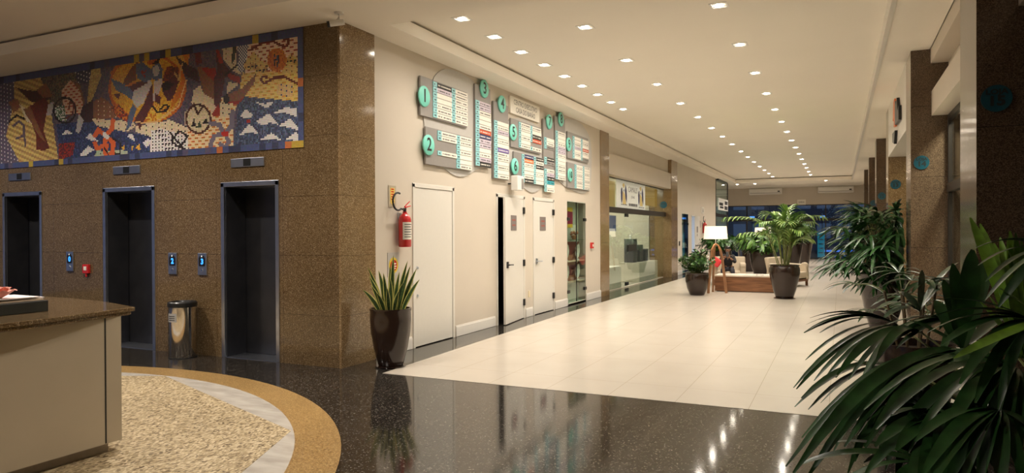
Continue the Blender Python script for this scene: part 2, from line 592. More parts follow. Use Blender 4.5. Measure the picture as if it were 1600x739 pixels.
# ------------------------------------------------------------------ mosaic mural
def pip(x, y, poly):
    c = False; j = len(poly) - 1
    for i in range(len(poly)):
        xi, yi = poly[i]; xj, yj = poly[j]
        if (yi > y) != (yj > y) and x < (xj - xi) * (y - yi) / (yj - yi + 1e-9) + xi: c = not c
        j = i
    return c


def seg_d(px, py, a, b):
    vx, vy = b[0] - a[0], b[1] - a[1]
    t = max(0, min(1, ((px - a[0]) * vx + (py - a[1]) * vy) / (vx * vx + vy * vy + 1e-9)))
    return math.hypot(px - a[0] - t * vx, py - a[1] - t * vy)


def mural():
    MR = random.Random(3)
    K = 2.639
    x0, x1, z0, z1 = -13.2, -5.86, 2.64, 4.09
    s = .021
    nx, nz = int((x1 - x0) / s), int((z1 - z0) / s)
    # fills: name -> function(i, j, rnd) -> sRGB
    def solid(c, v=14):
        return lambda i, j: tuple(max(0, min(255, q + MR.uniform(-v, v))) for q in c)
    def dots(c, d, n=5):
        return lambda i, j: d if (i % n == 0 and (j + (i // n)) % 3 == 0) else tuple(q + MR.uniform(-12, 12) for q in c)
    def brick(c, d, per=6, ln=3):
        return lambda i, j: (tuple(q + MR.uniform(-18, 18) for q in d) if (j % 2 == 0 and (i + (j // 2) * 3) % per < ln) else tuple(q + MR.uniform(-10, 10) for q in c))
    def check(c, d):
        return lambda i, j: c if (i + j) % 2 else d
    def stripe(c, d, n=4):
        return lambda i, j: tuple(q + MR.uniform(-10, 10) for q in (c if ((j + i // 3) % n) < n / 2 else d))
    def mixc(*cs):
        return lambda i, j: tuple(q + MR.uniform(-10, 10) for q in MR.choice(cs))
    def teeth(c, d, n=4):
        return lambda i, j: d if (i % n) < (j % n) - 0 else tuple(q + MR.uniform(-10, 10) for q in c)
    CR = (225, 205, 170); YE = (225, 175, 55); OR = (205, 115, 35); MA = (92, 45, 48); BR = (140, 92, 66); NV = (50, 60, 105)
    SL = (85, 100, 130); WH = (225, 220, 215); PU = (95, 85, 105); RD = (160, 45, 35); BK = (35, 28, 32); GY = (190, 185, 185)
    L = [
        ([(0, 0), (1400, 0), (1400, 800), (0, 800)], mixc(PU, (80, 72, 95), (110, 95, 105))),
        ([(-400, 0), (60, 300), (40, 560), (-400, 700)], dots(NV, WH, 4)),
        ([(0, 320), (60, 330), (40, 560), (90, 690), (0, 700)], dots(PU, WH, 4)),
        ([(60, 320), (165, 315), (185, 360), (205, 420), (245, 682), (90, 687), (25, 560), (60, 420)], stripe((215, 185, 110), (175, 140, 85))),
        ([(165, 315), (250, 300), (330, 290), (330, 420), (240, 470), (205, 420)], mixc((90, 95, 85), (130, 110, 90), (70, 60, 65))),
        ([(62, 358), (120, 375), (150, 372), (190, 340), (215, 395), (180, 430), (130, 420)], solid((75, 45, 40))),
        ([(150, 372), (190, 340), (218, 398), (180, 405)], solid(BR)),
        ([(35, 420), (70, 405), (90, 440), (55, 465)], solid(BR)),
        ([(80, 430), (130, 460), (150, 520), (110, 500)], solid(CR)),
        ([(120, 440), (185, 400), (200, 425), (190, 480), (180, 540), (205, 612), (180, 620), (150, 618), (150, 560), (130, 500)], solid((105, 45, 38))),
        ([(95, 450), (125, 440), (190, 590), (160, 560)], solid(BR)),
        ([(200, 430), (222, 420), (215, 470), (190, 480)], solid(GY)),
        ([(255, 372), (290, 330), (330, 375), (345, 440), (330, 470), (262, 470)], brick((225, 190, 160), (180, 80, 55))),
        ([(290, 330), (330, 375), (345, 440), (350, 420), (330, 350)], solid(BR)),
        ([(222, 445), (265, 430), (275, 500), (240, 500)], mixc((120, 150, 120), (60, 90, 60), WH)),
        ([(305, 272), (382, 265), (372, 345), (320, 340)], dots((60, 62, 85), WH, 3)),
        ([(380, 270), (410, 265), (418, 315), (385, 400), (360, 445), (365, 360)], mixc((205, 180, 110), (180, 150, 90))),
        ([(385, 420), (420, 400), (455, 425), (485, 485), (385, 492)], dots(BR, CR, 6)),
        ([(340, 440), (385, 410), (385, 500), (350, 560), (320, 520)], solid((60, 35, 45))),
        ([(232, 512), (385, 500), (520, 545), (645, 560), (640, 632), (380, 655), (250, 665)], mixc(NV, (40, 50, 85), (70, 85, 130), (45, 60, 95))),
        ([(243, 590), (310, 588), (300, 640), (245, 662)], mixc(RD, MA)),
        ([(255, 556), (275, 534), (300, 552), (278, 551)], solid(WH)),
        ([(312, 545), (325, 470), (347, 495), (328, 550)], solid(GY)),
        ([(355, 568), (372, 548), (405, 582), (380, 580)], solid(WH)),
        ([(328, 640), (365, 600), (388, 618), (352, 642)], solid(WH)),
        ([(380, 490), (545, 500), (560, 520), (525, 545), (400, 520)], dots(CR, BK, 7)),
        ([(378, 662), (400, 622), (525, 620), (532, 655)], dots((180, 190, 160), (40, 80, 60), 5)),
        ([(520, 560), (545, 552), (560, 585)], solid(WH)), ([(590, 590), (610, 570), (628, 590), (605, 608)], solid(WH)),
        ([(500, 610), (512, 598), (516, 622)], solid(YE)), ([(560, 612), (575, 590), (580, 620)], solid(YE)), ([(540, 600), (552, 604), (545, 618)], solid(YE)),
        ([(560, 520), (640, 505), (700, 495), (775, 525), (778, 560), (640, 570), (560, 545)], dots(CR, BK, 6)),
        ([(625, 540), (660, 530), (775, 560), (778, 638), (615, 645)], brick(WH, BK, 3, 1)),
        ([(640, 535), (665, 530), (740, 640), (700, 645)], teeth(WH, BK, 3)),
        # medallion
        ([(490, 240), (782, 200), (778, 275), (740, 300), (500, 320), (470, 300)], mixc(YE, (205, 150, 45), (215, 165, 80))),
        ([(455, 300), (500, 245), (545, 245), (520, 300), (470, 330)], mixc(OR, (190, 95, 35))),
        ('E', 608, 365, 160, 145, mixc(OR, (195, 100, 35), (180, 80, 35))),
        ('E', 606, 360, 148, 132, mixc(YE, (215, 160, 45), (205, 140, 40))),
        ([(455, 440), (490, 430), (560, 500), (530, 505), (480, 480)], mixc(RD, OR, MA)),
        ([(570, 470), (600, 425), (650, 425), (720, 460), (660, 500), (580, 500)], mixc(YE, OR, (230, 190, 80))),
        ([(545, 275), (570, 252), (560, 330), (520, 352), (505, 345)], solid((120, 70, 50))),
        ([(600, 225), (655, 228), (650, 262), (610, 268)], mixc(OR, RD)),
        ([(560, 265), (585, 255), (625, 285), (628, 325), (598, 345), (565, 320)], solid(SL)),
        ([(580, 285), (605, 290), (600, 325), (585, 315)], mixc(RD, SL)),
        ([(628, 275), (655, 255), (672, 285), (668, 325), (640, 332), (618, 320)], solid(SL)),
        ([(628, 282), (650, 266), (660, 290), (648, 318), (634, 312)], solid(GY)),
        ([(625, 265), (662, 235), (655, 262)], solid(BK)),
        ([(545, 372), (618, 330), (628, 345), (592, 425), (565, 445), (548, 420)], solid((200, 190, 185))),
        ([(634, 335), (675, 322), (655, 390), (632, 425)], solid((200, 185, 180))),
        ([(520, 350), (560, 340), (620, 335), (560, 370), (530, 385)], solid(MA)),
        ([(628, 345), (634, 425), (575, 535), (558, 490), (595, 425)], solid(MA)),
        ([(455, 322), (520, 350), (550, 378), (545, 412), (508, 385), (480, 372)], solid(SL)),
        ([(470, 392), (500, 380), (490, 410)], solid(MA)),
        ([(548, 425), (565, 448), (540, 520), (518, 545), (530, 480)], solid(SL)),
        ([(690, 275), (738, 275), (735, 310), (690, 345), (668, 330)], mixc((140, 60, 40), MA)),
        ([(665, 350), (700, 330), (735, 300), (742, 330), (712, 410), (690, 415), (672, 380)], solid(MA)),
        ([(668, 345), (690, 335), (720, 345), (700, 368), (672, 372)], solid(BK)),
        ([(640, 385), (665, 400), (660, 432), (640, 420)], solid(MA)),
        ([(742, 262), (768, 330), (745, 400), (700, 455), (712, 410), (748, 330)], solid(OR)),
        ([(722, 228), (780, 270), (812, 285), (825, 345), (765, 312)], solid((70, 48, 55))),
        ([(745, 215), (782, 205), (778, 270)], solid(OR)),
        # centre right figures
        ([(770, 480), (830, 400), (985, 400), (965, 480), (962, 618), (780, 640)], brick((235, 210, 165), (205, 120, 55))),
        ([(790, 420), (800, 370), (830, 350), (840, 420), (800, 450)], solid(CR)),
        ([(760, 460), (800, 440), (790, 520), (760, 520)], solid((180, 165, 140))),
        ('E', 818, 490, 50, 58, mixc(CR, (205, 190, 150))),
        ([(790, 520), (800, 490), (812, 525)], solid(BK)), ([(812, 525), (822, 495), (834, 525)], solid((60, 80, 60))), ([(834, 515), (850, 485), (858, 508)], solid(BK)),
        ([(800, 205), (830, 205), (832, 260), (810, 270)], solid((110, 40, 45))),
        ([(812, 275), (895, 282), (885, 345), (880, 412), (842, 392)], solid(BR)),
        ([(830, 278), (893, 283), (884, 340)], solid(RD)),
        ([(820, 360), (842, 385), (885, 410), (900, 440), (880, 478), (850, 430)], solid(CR)),
        ([(888, 200), (905, 235), (950, 295), (990, 322), (985, 345), (930, 315), (905, 445), (885, 435), (880, 335), (897, 290)], solid((85, 42, 50))),
        ([(888, 200), (900, 200), (925, 262), (905, 262)], solid(RD)),
        ([(940, 300), (990, 318), (992, 345), (945, 325)], solid(RD)),
        ([(900, 428), (918, 482), (873, 476)], solid(RD)),
        ([(915, 170), (945, 165), (978, 190), (975, 260), (1000, 312), (955, 290), (920, 240)], dots(CR, (150, 120, 90), 6)),
        ([(960, 175), (980, 170), (968, 245), (955, 265)], solid((50, 55, 40))),
        ([(975, 172), (1028, 160), (1018, 240), (1000, 300), (978, 290), (985, 230)], check(WH, (70, 80, 115))),
        ([(940, 338), (990, 345), (935, 388)], solid(CR)),
        ([(905, 425), (945, 415), (955, 480), (910, 482)], dots(CR, BK, 5)),
        # right: sky, mountains, sea
        ([(1028, 158), (1245, 122), (1248, 290), (1010, 300)], brick((240, 215, 185), (165, 85, 60))),
        ([(1000, 300), (1248, 290), (1250, 420), (1030, 400), (985, 395)], brick((235, 205, 120), (215, 160, 60))),
        ([(1008, 262), (1045, 212), (1080, 250), (1110, 262), (1085, 300), (1008, 285)], dots((225, 195, 120), (150, 100, 50), 4)),
        ([(1165, 262), (1195, 222), (1248, 240), (1248, 310), (1160, 300)], dots((225, 195, 120), (150, 100, 50), 4)),
        ([(1010, 285), (1045, 258), (1080, 290), (1112, 262), (1098, 300), (1060, 295), (1040, 280)], teeth((200, 160, 90), (60, 35, 35), 3)),
        ([(1170, 262), (1198, 232), (1245, 268), (1240, 290), (1205, 255)], teeth((210, 170, 90), (50, 55, 45), 3)),
        ('E', 1142, 247, 40, 50, mixc(OR, (185, 85, 40), (215, 130, 50))),
        ([(1130, 225), (1155, 232), (1150, 280), (1128, 268)], mixc(BK, (70, 80, 110), OR)),
        ([(1145, 345), (1210, 350), (1205, 400), (1140, 392)], dots((225, 190, 130), NV, 4)),
        ([(985, 398), (1250, 420), (1256, 606), (960, 620), (975, 520)], mixc((70, 85, 115), (55, 68, 100), (95, 110, 140), (50, 55, 80))),
        ([(1060, 300), (1048, 345), (1015, 390), (985, 418), (925, 432), (930, 395), (1000, 362), (1035, 325)], solid(BR)),
        ([(930, 425), (985, 415), (1010, 395), (985, 430)], solid(RD)),
        ([(922, 400), (940, 385), (950, 420), (925, 430)], solid(BK)),
    ]
    for b in ([(1048, 418), (1088, 428), (1128, 422), (1102, 447)], [(990, 484), (1012, 450), (1042, 470), (1037, 488)], [(1055, 502), (1110, 466), (1152, 516), (1112, 506), (1085, 518)],
              [(1128, 466), (1180, 442), (1226, 448), (1222, 482), (1180, 466)], [(1148, 518), (1196, 490), (1248, 544), (1200, 528)], [(983, 560), (1030, 510), (1068, 552), (1030, 546)],
              [(1068, 578), (1120, 548), (1168, 580), (1120, 573)], [(1178, 575), (1215, 546), (1248, 555), (1248, 582)]):
        L.append((b, solid(WH, 6)))
    L.append(([(1015, 490), (1035, 490), (1035, 505), (1015, 505)], solid(RD)))
    lines = [([(1030, 208), (1080, 177), (1120, 167), (1160, 187), (1182, 192), (1192, 175), (1186, 158), (1172, 160)], 5, (110, 35, 30)),
             ([(1100, 318), (1082, 315), (1076, 330), (1090, 344), (1130, 322), (1170, 316), (1245, 352)], 5, (110, 35, 30)),
             ([(630, 440), (650, 465), (685, 455), (697, 438), (680, 432), (660, 452)], 4, BK),
             ([(466, 498), (462, 530), (437, 560), (405, 535), (392, 560)], 9, (220, 100, 50)), ([(437, 560), (432, 600), (400, 612), (392, 590)], 9, (220, 100, 50)),
             ([(440, 562), (468, 590), (462, 640), (432, 630), (440, 600)], 9, (220, 100, 50)), ([(432, 555), (442, 565)], 9, WH),
             ([(462, 570), (498, 590), (495, 635), (450, 642), (430, 610)], 3, BK),
             ([(928, 552), (955, 520), (960, 460)], 10, (120, 112, 130)), ([(928, 552), (905, 515), (868, 508)], 10, (120, 112, 130)), ([(928, 552), (885, 560), (868, 595), (872, 612)], 9, (120, 112, 130)),
             ([(928, 552), (945, 585), (925, 608), (910, 595)], 9, (120, 112, 130)), ([(926, 552), (930, 553)], 13, (190, 40, 35)),
             ([(55, 520), (80, 500), (100, 520), (98, 560), (70, 570)], 5, (100, 85, 95)), ([(40, 500), (70, 475), (100, 490)], 4, BK), ([(98, 520), (105, 600)], 4, (100, 85, 95)),
             ([(270, 490), (300, 470), (305, 430), (290, 420), (285, 445)], 3, (110, 50, 40)),
             ([(720, 300), (738, 330), (752, 260)], 3, (210, 170, 110)), ([(520, 355), (560, 340)], 4, OR), ([(770, 330), (735, 440), (640, 505), (560, 505)], 3, (225, 180, 120)),
             ([(800, 430), (815, 470), (835, 445), (825, 432)], 4, (60, 30, 28)), ([(738, 540), (775, 560), (740, 610), (708, 580), (738, 540)], 4, BK), ([(930, 310), (975, 270)], 4, BK),
             ([(700, 545), (780, 640)], 4, BK)]
    rings = [(818, 490, 50, 58, (80, 40, 35)), (268, 455, 44, 52, BK)]
    vs, fs, cols = [], [], []
    for i in range(nx):
        for j in range(nz):
            xa, za = x0 + i * s, z0 + j * s
            p = Vector((xa + s / 2, YC - .012, za + s / 2)) - Vector((0, 0, EYE))
            dd = p.dot(cf)
            px, py = 800 + FPX * p.dot(cr) / dd, 369.5 - FPX * p.dot(cu) / dd
            X, Y = px * K, py * K
            er, et, eb = nx - 1 - i, nz - 1 - j, j
            if er < 4 or et < 5 or eb < 4:
                u = (i // 5 if er >= 4 else j // 5)
                h = random.Random(u * 7 + (1 if et < 5 else 2 if eb < 4 else 3)).random()
                c = (72, 84, 128) if h < .7 else (52, 58, 88) if h < .86 else (90, 84, 110)
                if h > .93: c = (190, 160, 60)
                if h > .975 and et >= 5: c = (195, 110, 60)
                c = tuple(q + MR.uniform(-8, 8) for q in c)
            else:
                c = None
                for pts, wd, cc in reversed(lines):
                    if any(seg_d(X, Y, pts[k], pts[k + 1]) < wd for k in range(len(pts) - 1)):
                        c = cc; break
                if c is None:
                    for ex, ey, rx, ry, cc in rings:
                        if abs(math.hypot((X - ex) / rx, (Y - ey) / ry) - 1) < .08: c = cc
                if c is None:
                    for it in reversed(L):
                        if it[0] == 'E':
                            ins = math.hypot((X - it[1]) / it[3], (Y - it[2]) / it[4]) < 1
                        else:
                            ins = pip(X, Y, it[0])
                        if ins:
                            c = it[-1](i, j); break
            if c is None: c = L[0][1](i, j)
            nv = len(vs)
            gg = .0010
            vs += [(xa + gg, 0, za + gg), (xa + s - gg, 0, za + gg), (xa + s - gg, 0, za + s - gg), (xa + gg, 0, za + s - gg)]
            fs.append((nv, nv + 1, nv + 2, nv + 3))
            cols.append(s2l([max(0, min(255, q)) for q in c]))
    root = empty('mosaic_mural', (0, YC - .014, 0))
    tag(root, 'wide mosaic mural of birds, sun and sea in small coloured tiles above the lift doors', 'mural')
    me = bpy.data.meshes.new('tesserae')
    me.from_pydata(vs, [], fs)
    ca = me.color_attributes.new('tile', 'FLOAT_COLOR', 'CORNER')
    arr = np.repeat(np.array([(*c, 1) for c in cols], dtype=np.float32), 4, axis=0).ravel()
    ca.data.foreach_set('color', arr)
    m = bpy.data.materials.new('glazed_tesserae'); m.use_nodes = True
    nt = m.node_tree; b = nt.nodes['Principled BSDF']; b.inputs['Roughness'].default_value = .3
    at_ = nt.nodes.new('ShaderNodeVertexColor'); at_.layer_name = 'tile'
    nz_ = nt.nodes.new('ShaderNodeTexNoise'); nz_.inputs['Scale'].default_value = 60
    tcn = nt.nodes.new('ShaderNodeTexCoord'); nt.links.new(tcn.outputs['Object'], nz_.inputs[0])
    bp = nt.nodes.new('ShaderNodeBump'); bp.inputs['Strength'].default_value = .25; bp.inputs['Distance'].default_value = .003
    nt.links.new(nz_.outputs['Fac'], bp.inputs['Height']); nt.links.new(bp.outputs[0], b.inputs['Normal'])
    nt.links.new(at_.outputs[0], b.inputs['Base Color'])
    me.materials.append(m)
    o = bpy.data.objects.new('tesserae', me); COL.objects.link(o); o.parent = root
    MB().box((x0, .001, z0), (x0 + nx * s, .013, z0 + nz * s)).build('grout_bed', mat('dark_grout', (.16, .14, .13), .8), root)


mural()

# ------------------------------------------------------------------ left corridor wall
OPS = [(8.13, 9.27, 0, 2.28), (10.72, 11.90, 0, 2.26), (12.30, 13.38, 0, 2.25), (14.17, 15.36, .03, 2.28)]
struct(wall_open(MB(), 0, XL, -.2, 7.27, 16.46, 0, ZS, OPS).build('wall_left', WALL))
struct(MB().box((XL - .75, 16.46, 0), (XL + .015, 17.15, ZS)).build('pillar_shop', GRANITE_LIT))
struct(MB().box((XL - .75, 24.40, 0), (XL + .015, 25.40, ZS)).build('pillar_shop', GRANITE_LIT))
struct(wall_open(MB(), 0, XL, -.2, 25.4, 34.0, 0, ZS, [(26.25, 27.42, .03, 2.28), (28.06, 28.70, 0, 2.24)]).build('wall_left', WALL))
# base boards and black plinth line of the skirting
def skirt(a, b, name='baseboard_left'):
    k = MB().box((XL, a, .003), (XL + .018, b, .15)).box((XL, a, .15), (XL + .010, b, .17))
    struct(bev(k.build(name, SKIRT), .002))
for a, b in ((7.27, 8.10), (9.31, 10.66), (11.94, 12.26), (13.42, 14.15), (15.40, 16.46), (25.4, 26.22), (27.5, 28.0), (28.75, 34.0)):
    skirt(a, b)


def hinge_door(n, y0, y1, zt, hy, ang=0., label_plate=True, frame=True):
    d = struct(empty('door_%d' % n, (XL, y0, 0)))
    W_ = y1 - y0
    if frame:
        f = MB().box((-.2, 0, 0), (.014, .05, zt)).box((-.2, W_ - .05, 0), (.014, W_, zt)).box((-.2, 0, zt - .05), (.014, W_, zt + .01))
        bev(f.build('frame', WHITE, d), .003)
    MB().box((-.9, -.3, 0), (-.88, W_ + .3, 2.6)).box((-.88, -.3, 0), (-.22, -.28, 2.6)).box((-.88, W_ + .28, 0), (-.22, W_ + .3, 2.6)).box((-.9, -.3, 2.6), (-.22, W_ + .3, 2.62)).build('dark_passage', VOID, d)  # near-black walls paint in the darkness behind the door
    return d, W_


d, W_ = hinge_door(4, 8.13, 9.27, 2.28, None)
bev(MB().box((-.045, .055, .012), (.004, W_ - .055, 2.225)).build('door_leaf', WHITE, d), .003)
for z in (1.11, .72):
    MB().lathe([(0, 0), (.022, 0), (.022, .008), (.012, .012), (.012, .02), (0, .02)], n=16).build('lock', STEEL, d).matrix_local = Matrix.Translation((.004, .115, z)) @ Matrix.Rotation(R(90), 4, 'Y')
for n, (y0, y1, opn) in ((5, (10.72, 11.90, True)), (6, (12.30, 13.38, False))):
    d, W_ = hinge_door(n, y0, y1, 2.26, None)
    lf = empty('door_leaf', (.0, W_ - .045, 0)); lf.parent = d
    wl = W_ - .10
    lm = MB().box((-.04, -wl, .012), (0, 0, 2.205))
    o = bev(lm.build('leaf', WHITE, None), .003)
    # leaf object itself is the part, hinges, handle and plaque are its own pieces
    bpy.data.objects.remove(lf)
    o.name = 'door_leaf'; o.parent = d; o.location = (.006, W_ - .045, 0)
    if opn:
        o.rotation_euler = (0, 0, R(7.5))
    hd = MB().box((0, -wl + .05, .98), (.018, -wl + .13, 1.09)).tube([(.01, -wl + .09, 1.035), (.05, -wl + .09, 1.035), (.055, -wl + .13, 1.035), (.055, -wl + .27, 1.03)], .012, 8)
    bev(hd.build('handle', BLACK if opn else STEEL, o), .003)
    pq = MB().box((0, -.72 * wl, 1.63), (.006, -.42 * wl, 1.90)); pq = pq.build('plaque', mat('grey_plaque', (.20, .17, .16), .4), o)
    tm = MB()
    for k, tx in enumerate(('SAÍDA', '') if opn else ('', '')):
        pass
    for k in range(2):
        tm.box((.006, -.66 * wl, 1.80 - k * .09), (.0075, -.48 * wl, 1.83 - k * .09))
    tm.build('plaque_lettering', mat('dull_red_print', (.32, .10, .08), .5), o)
    for z in (2.0, 1.03, .30):
        bev(MB().box((.0, -.055, z - .06), (.03, .02, z + .06)).build('hinge', BLACK, o), .004)
t = tag(MB().box((XL, 12.06, .37), (XL + .012, 12.14, .49)).build('wall_socket', mat('yellowed_plastic', (.72, .62, .42), .4)), 'small yellowed socket plate low on the wall between the two hinged doors', 'socket')
bev(t, .004)

# ------------------------------------------------------------------ directory boards on the wall
XW = XL + .0
bk = empty('directory_backing', (XW, 0, 0))
tag(bk, 'large round-topped grey sheet behind boards 1 and 2', 'sign backing', 'curved backing sheets of the directory')


def backing(root, pts):
    # smooth closed outline through pts (Catmull-Rom)
    out = []
    n_ = len(pts)
    for i in range(n_):
        p0, p1, p2, p3 = (Vector(pts[(i + k - 1) % n_]) for k in range(4))
        for q in range(6):
            t_ = q / 6
            out.append(.5 * ((2 * p1) + (p2 - p0) * t_ + (2 * p0 - 5 * p1 + 4 * p2 - p3) * t_ ** 2 + (3 * p1 - p0 - 3 * p2 + p3) * t_ ** 3))
    MB().prism([(p[0], p[1]) for p in out], 0, .004, .016).build('sheet', GREYL, root)


backing(bk, [(8.62, 3.60), (8.70, 3.85), (9.0, 4.03), (9.4, 4.075), (9.85, 4.03), (10.15, 3.90), (10.5, 3.6), (10.53, 3.1), (10.35, 2.75), (9.95, 2.60), (9.6, 2.48), (9.3, 2.47), (9.0, 2.55), (8.55, 2.75), (8.45, 3.05), (8.42, 3.35)])
b2 = empty('directory_backing', (XW, 0, 0)); tag(b2, 'small curved sheet peeping out under board 6', 'sign backing', 'curved backing sheets of the directory')
backing(b2, [(11.0, 3.0), (11.1, 3.5), (11.6, 3.68), (12.3, 3.68), (12.8, 3.5), (12.95, 3.0), (12.9, 2.6), (12.5, 2.40), (12.14, 2.36), (11.7, 2.48), (11.3, 2.65)])
b3 = empty('directory_backing', (XW, 0, 0)); tag(b3, 'arched grey sheet behind boards 9 and 10', 'sign backing', 'curved backing sheets of the directory')
backing(b3, [(13.6, 3.5), (13.9, 3.95), (14.4, 4.07), (15.0, 4.06), (15.5, 3.9), (15.75, 3.6), (15.75, 3.0), (15.6, 2.62), (15.2, 2.48), (14.6, 2.50), (14.0, 2.58), (13.55, 2.72), (13.5, 3.0)])

PM = {'w': PLATE, 'k': INK, 'n': NAVY, 'r': REDP, 'o': ORNG, 'p': PURP, 't': TURQ, 'l': LILAC, 'g': GREYB}


def scribble(mb, y0, y1, z0, z1, x, mi, seed, dens=.8):
    """illegibly small lettering: strokes along the plate"""
    q = random.Random(seed)
    y = y0
    while y < y1:
        wd = q.choice((.012, .018, .026))
        if q.random() < dens:
            mb.box((x, y, z0), (x + .0006, min(y + wd * .7, y1), z1), mi)
        y += wd


def board(num, y0, y1, z0, z1, cy, cz, cols, depth=.05, label='', numcol=.085, two=False):
    """cols: list of (ya, yb, ztop, row height, 'string of plate codes'); ' ' leaves a row empty"""
    t = empty('directory_board', (XW, 0, 0))
    tag(t, label, 'directory board', 'numbered grey directory boards on the wall')
    bev(MB().box((.016, y0, z0), (depth, y1, z1)).build('panel', GREYB, t), .003)
    dm = MB().lathe([(0, 0), (.145, 0), (.145, .018), (.14, .022), (0, .022)], n=40)
    dd = dm.build('number_disc', TEAL, t, smooth=True)
    dd.matrix_local = Matrix.Translation((depth + .004, cy, cz)) @ Matrix.Rotation(R(90), 4, 'Y')
    nm = put_text(MB(), str(num), .26 if num < 10 else .20, (0, 0, 0), (0, 1, 0), (0, 0, 1), (1, 0, 0), bold=.004, depth=0)
    no = nm.build('numeral', INK, t)
    no.location = (depth + .029, cy, cz)
    sub(no, dd)
    sd = num * 100
    for (ya, yb, zt, h, rows) in cols:
        for k, ch in enumerate(rows):
            if ch == ' ': continue
            up = ch.isupper(); c = ch.lower()
            za = zt - (k + 1) * h
            m = MB().box((depth, ya, za + .006), (depth + .010, ya + numcol, za + h - .003), 1)
            m.box((depth, ya + numcol, za + .006), (depth + .010, yb, za + h - .003), 0)
            sd += 1
            scribble(m, ya + numcol * .3, ya + numcol * .75, za + h * .35, za + h * .65, depth + .010, 2, sd, .9)
            if up or c != 'w' or sd % 3 == 0:
                lt = 3 if c in 'knrop' else 2
                scribble(m, ya + numcol + .03, yb - .03, za + h * .36, za + h * .62, depth + .010, lt, sd + 50)
            m.build('name_plate', [PM[c], CELL, INK, PLATE], t)
    return t


board(1, 8.28, 8.60 + 1.02, 3.24, 3.79, 8.35, 3.51, [(8.60, 9.13, 3.775, .0745, 'klwwwWW'), (9.13, 9.62, 3.775, .0745, 'WWWWWWW')], label='grey directory board with mint disc 1 and two columns of plates, upper left', numcol=.11)
board(2, 8.41, 9.75, 2.57, 3.10, 8.46, 2.84, [(8.72, 9.27, 3.085, .073, 'wW  W '), (9.27, 9.75, 3.085, .073, 'wWwwwww')], label='grey directory board with mint disc 2 and an empty patch in its first column', numcol=.11)
board(3, 9.89, 10.43, 2.67, 3.985, 10.18, 3.95, [(9.89, 10.43, 3.73, .0757, 'llwwwwrnllwwLk')], label='tall narrow directory board 3 with red, navy and black plates', numcol=.13)
board(4, 10.55, 11.12, 2.51, 3.82, 10.84, 3.81, [(10.55, 11.12, 3.50, .0755, 'wWLwWwpwWwwwW')], label='tall narrow directory board 4 with one purple plate', numcol=.13)
board(5, 11.23, 12.61, 3.12, 3.63, 11.29, 3.38, [(11.55, 12.07, 3.61, .078, 'wWwwwW'), (12.07, 12.6, 3.61, .078, 'wwkr W')], label='grey directory board with mint disc 5 beneath the white title sign', numcol=.10)
board(6, 11.35, 12.72, 2.51, 3.05, 11.36, 2.78, [(11.68, 12.22, 3.04, .075, 'noWwwwk'), (12.22, 12.71, 3.04, .075, 'kwkwwww')], label='grey directory board with mint disc 6, navy and orange plates, lowest in the middle', numcol=.11)
board(7, 12.73, 13.28, 2.55, 3.84, 13.00, 3.81, [(12.76, 13.28, 3.48, .0775, 'wwg  Kg WLktww')], label='tall narrow directory board 7 with a turquoise plate near the foot', numcol=.12)
board(8, 13.35, 13.93, 2.68, 3.98, 13.65, 3.95, [(13.37, 13.93, 3.69, .0775, 'wwwwllwwwwWww')], label='tall narrow directory board 8 fully filled with ivory plates', numcol=.12)
board(9, 14.07, 15.43, 3.19, 3.76, 14.11, 3.48, [(14.38, 14.90, 3.70, .070, 'wwwLwww'), (14.90, 15.43, 3.70, .070, 'wwwrwwg')], label='grey directory board with mint disc 9 and one red plate at the right end', numcol=.11)
board(10, 14.06, 15.51, 2.55, 3.10, 14.19, 2.83, [(14.50, 15.02, 3.09, .053, 'wwwwwwwwww'), (15.02, 15.51, 3.09, .053, 'wwwwwwwwww')], label='grey directory board with mint disc 10, lowest at the right end', numcol=.11)
t = empty('title_sign', (XW, 0, 0))
tag(t, 'ivory title sign reading CENTRO EXECUTIVO CASA DO BARÃO above board 5', 'sign')
bev(MB().box((.0, 11.23, 3.725), (.045, 12.55, 4.03)).build('sign_plate', PLATE, t), .004)
m = MB(); put_text(m, 'CENTRO EXECUTIVO', .13, (.046, 11.89, 3.935), *EX, depth=.001, sx=.84); put_text(m, 'CASA DO BARÃO', .13, (.046, 11.89, 3.805), *EX, depth=.001, sx=.84)
m.build('lettering', INK, t)

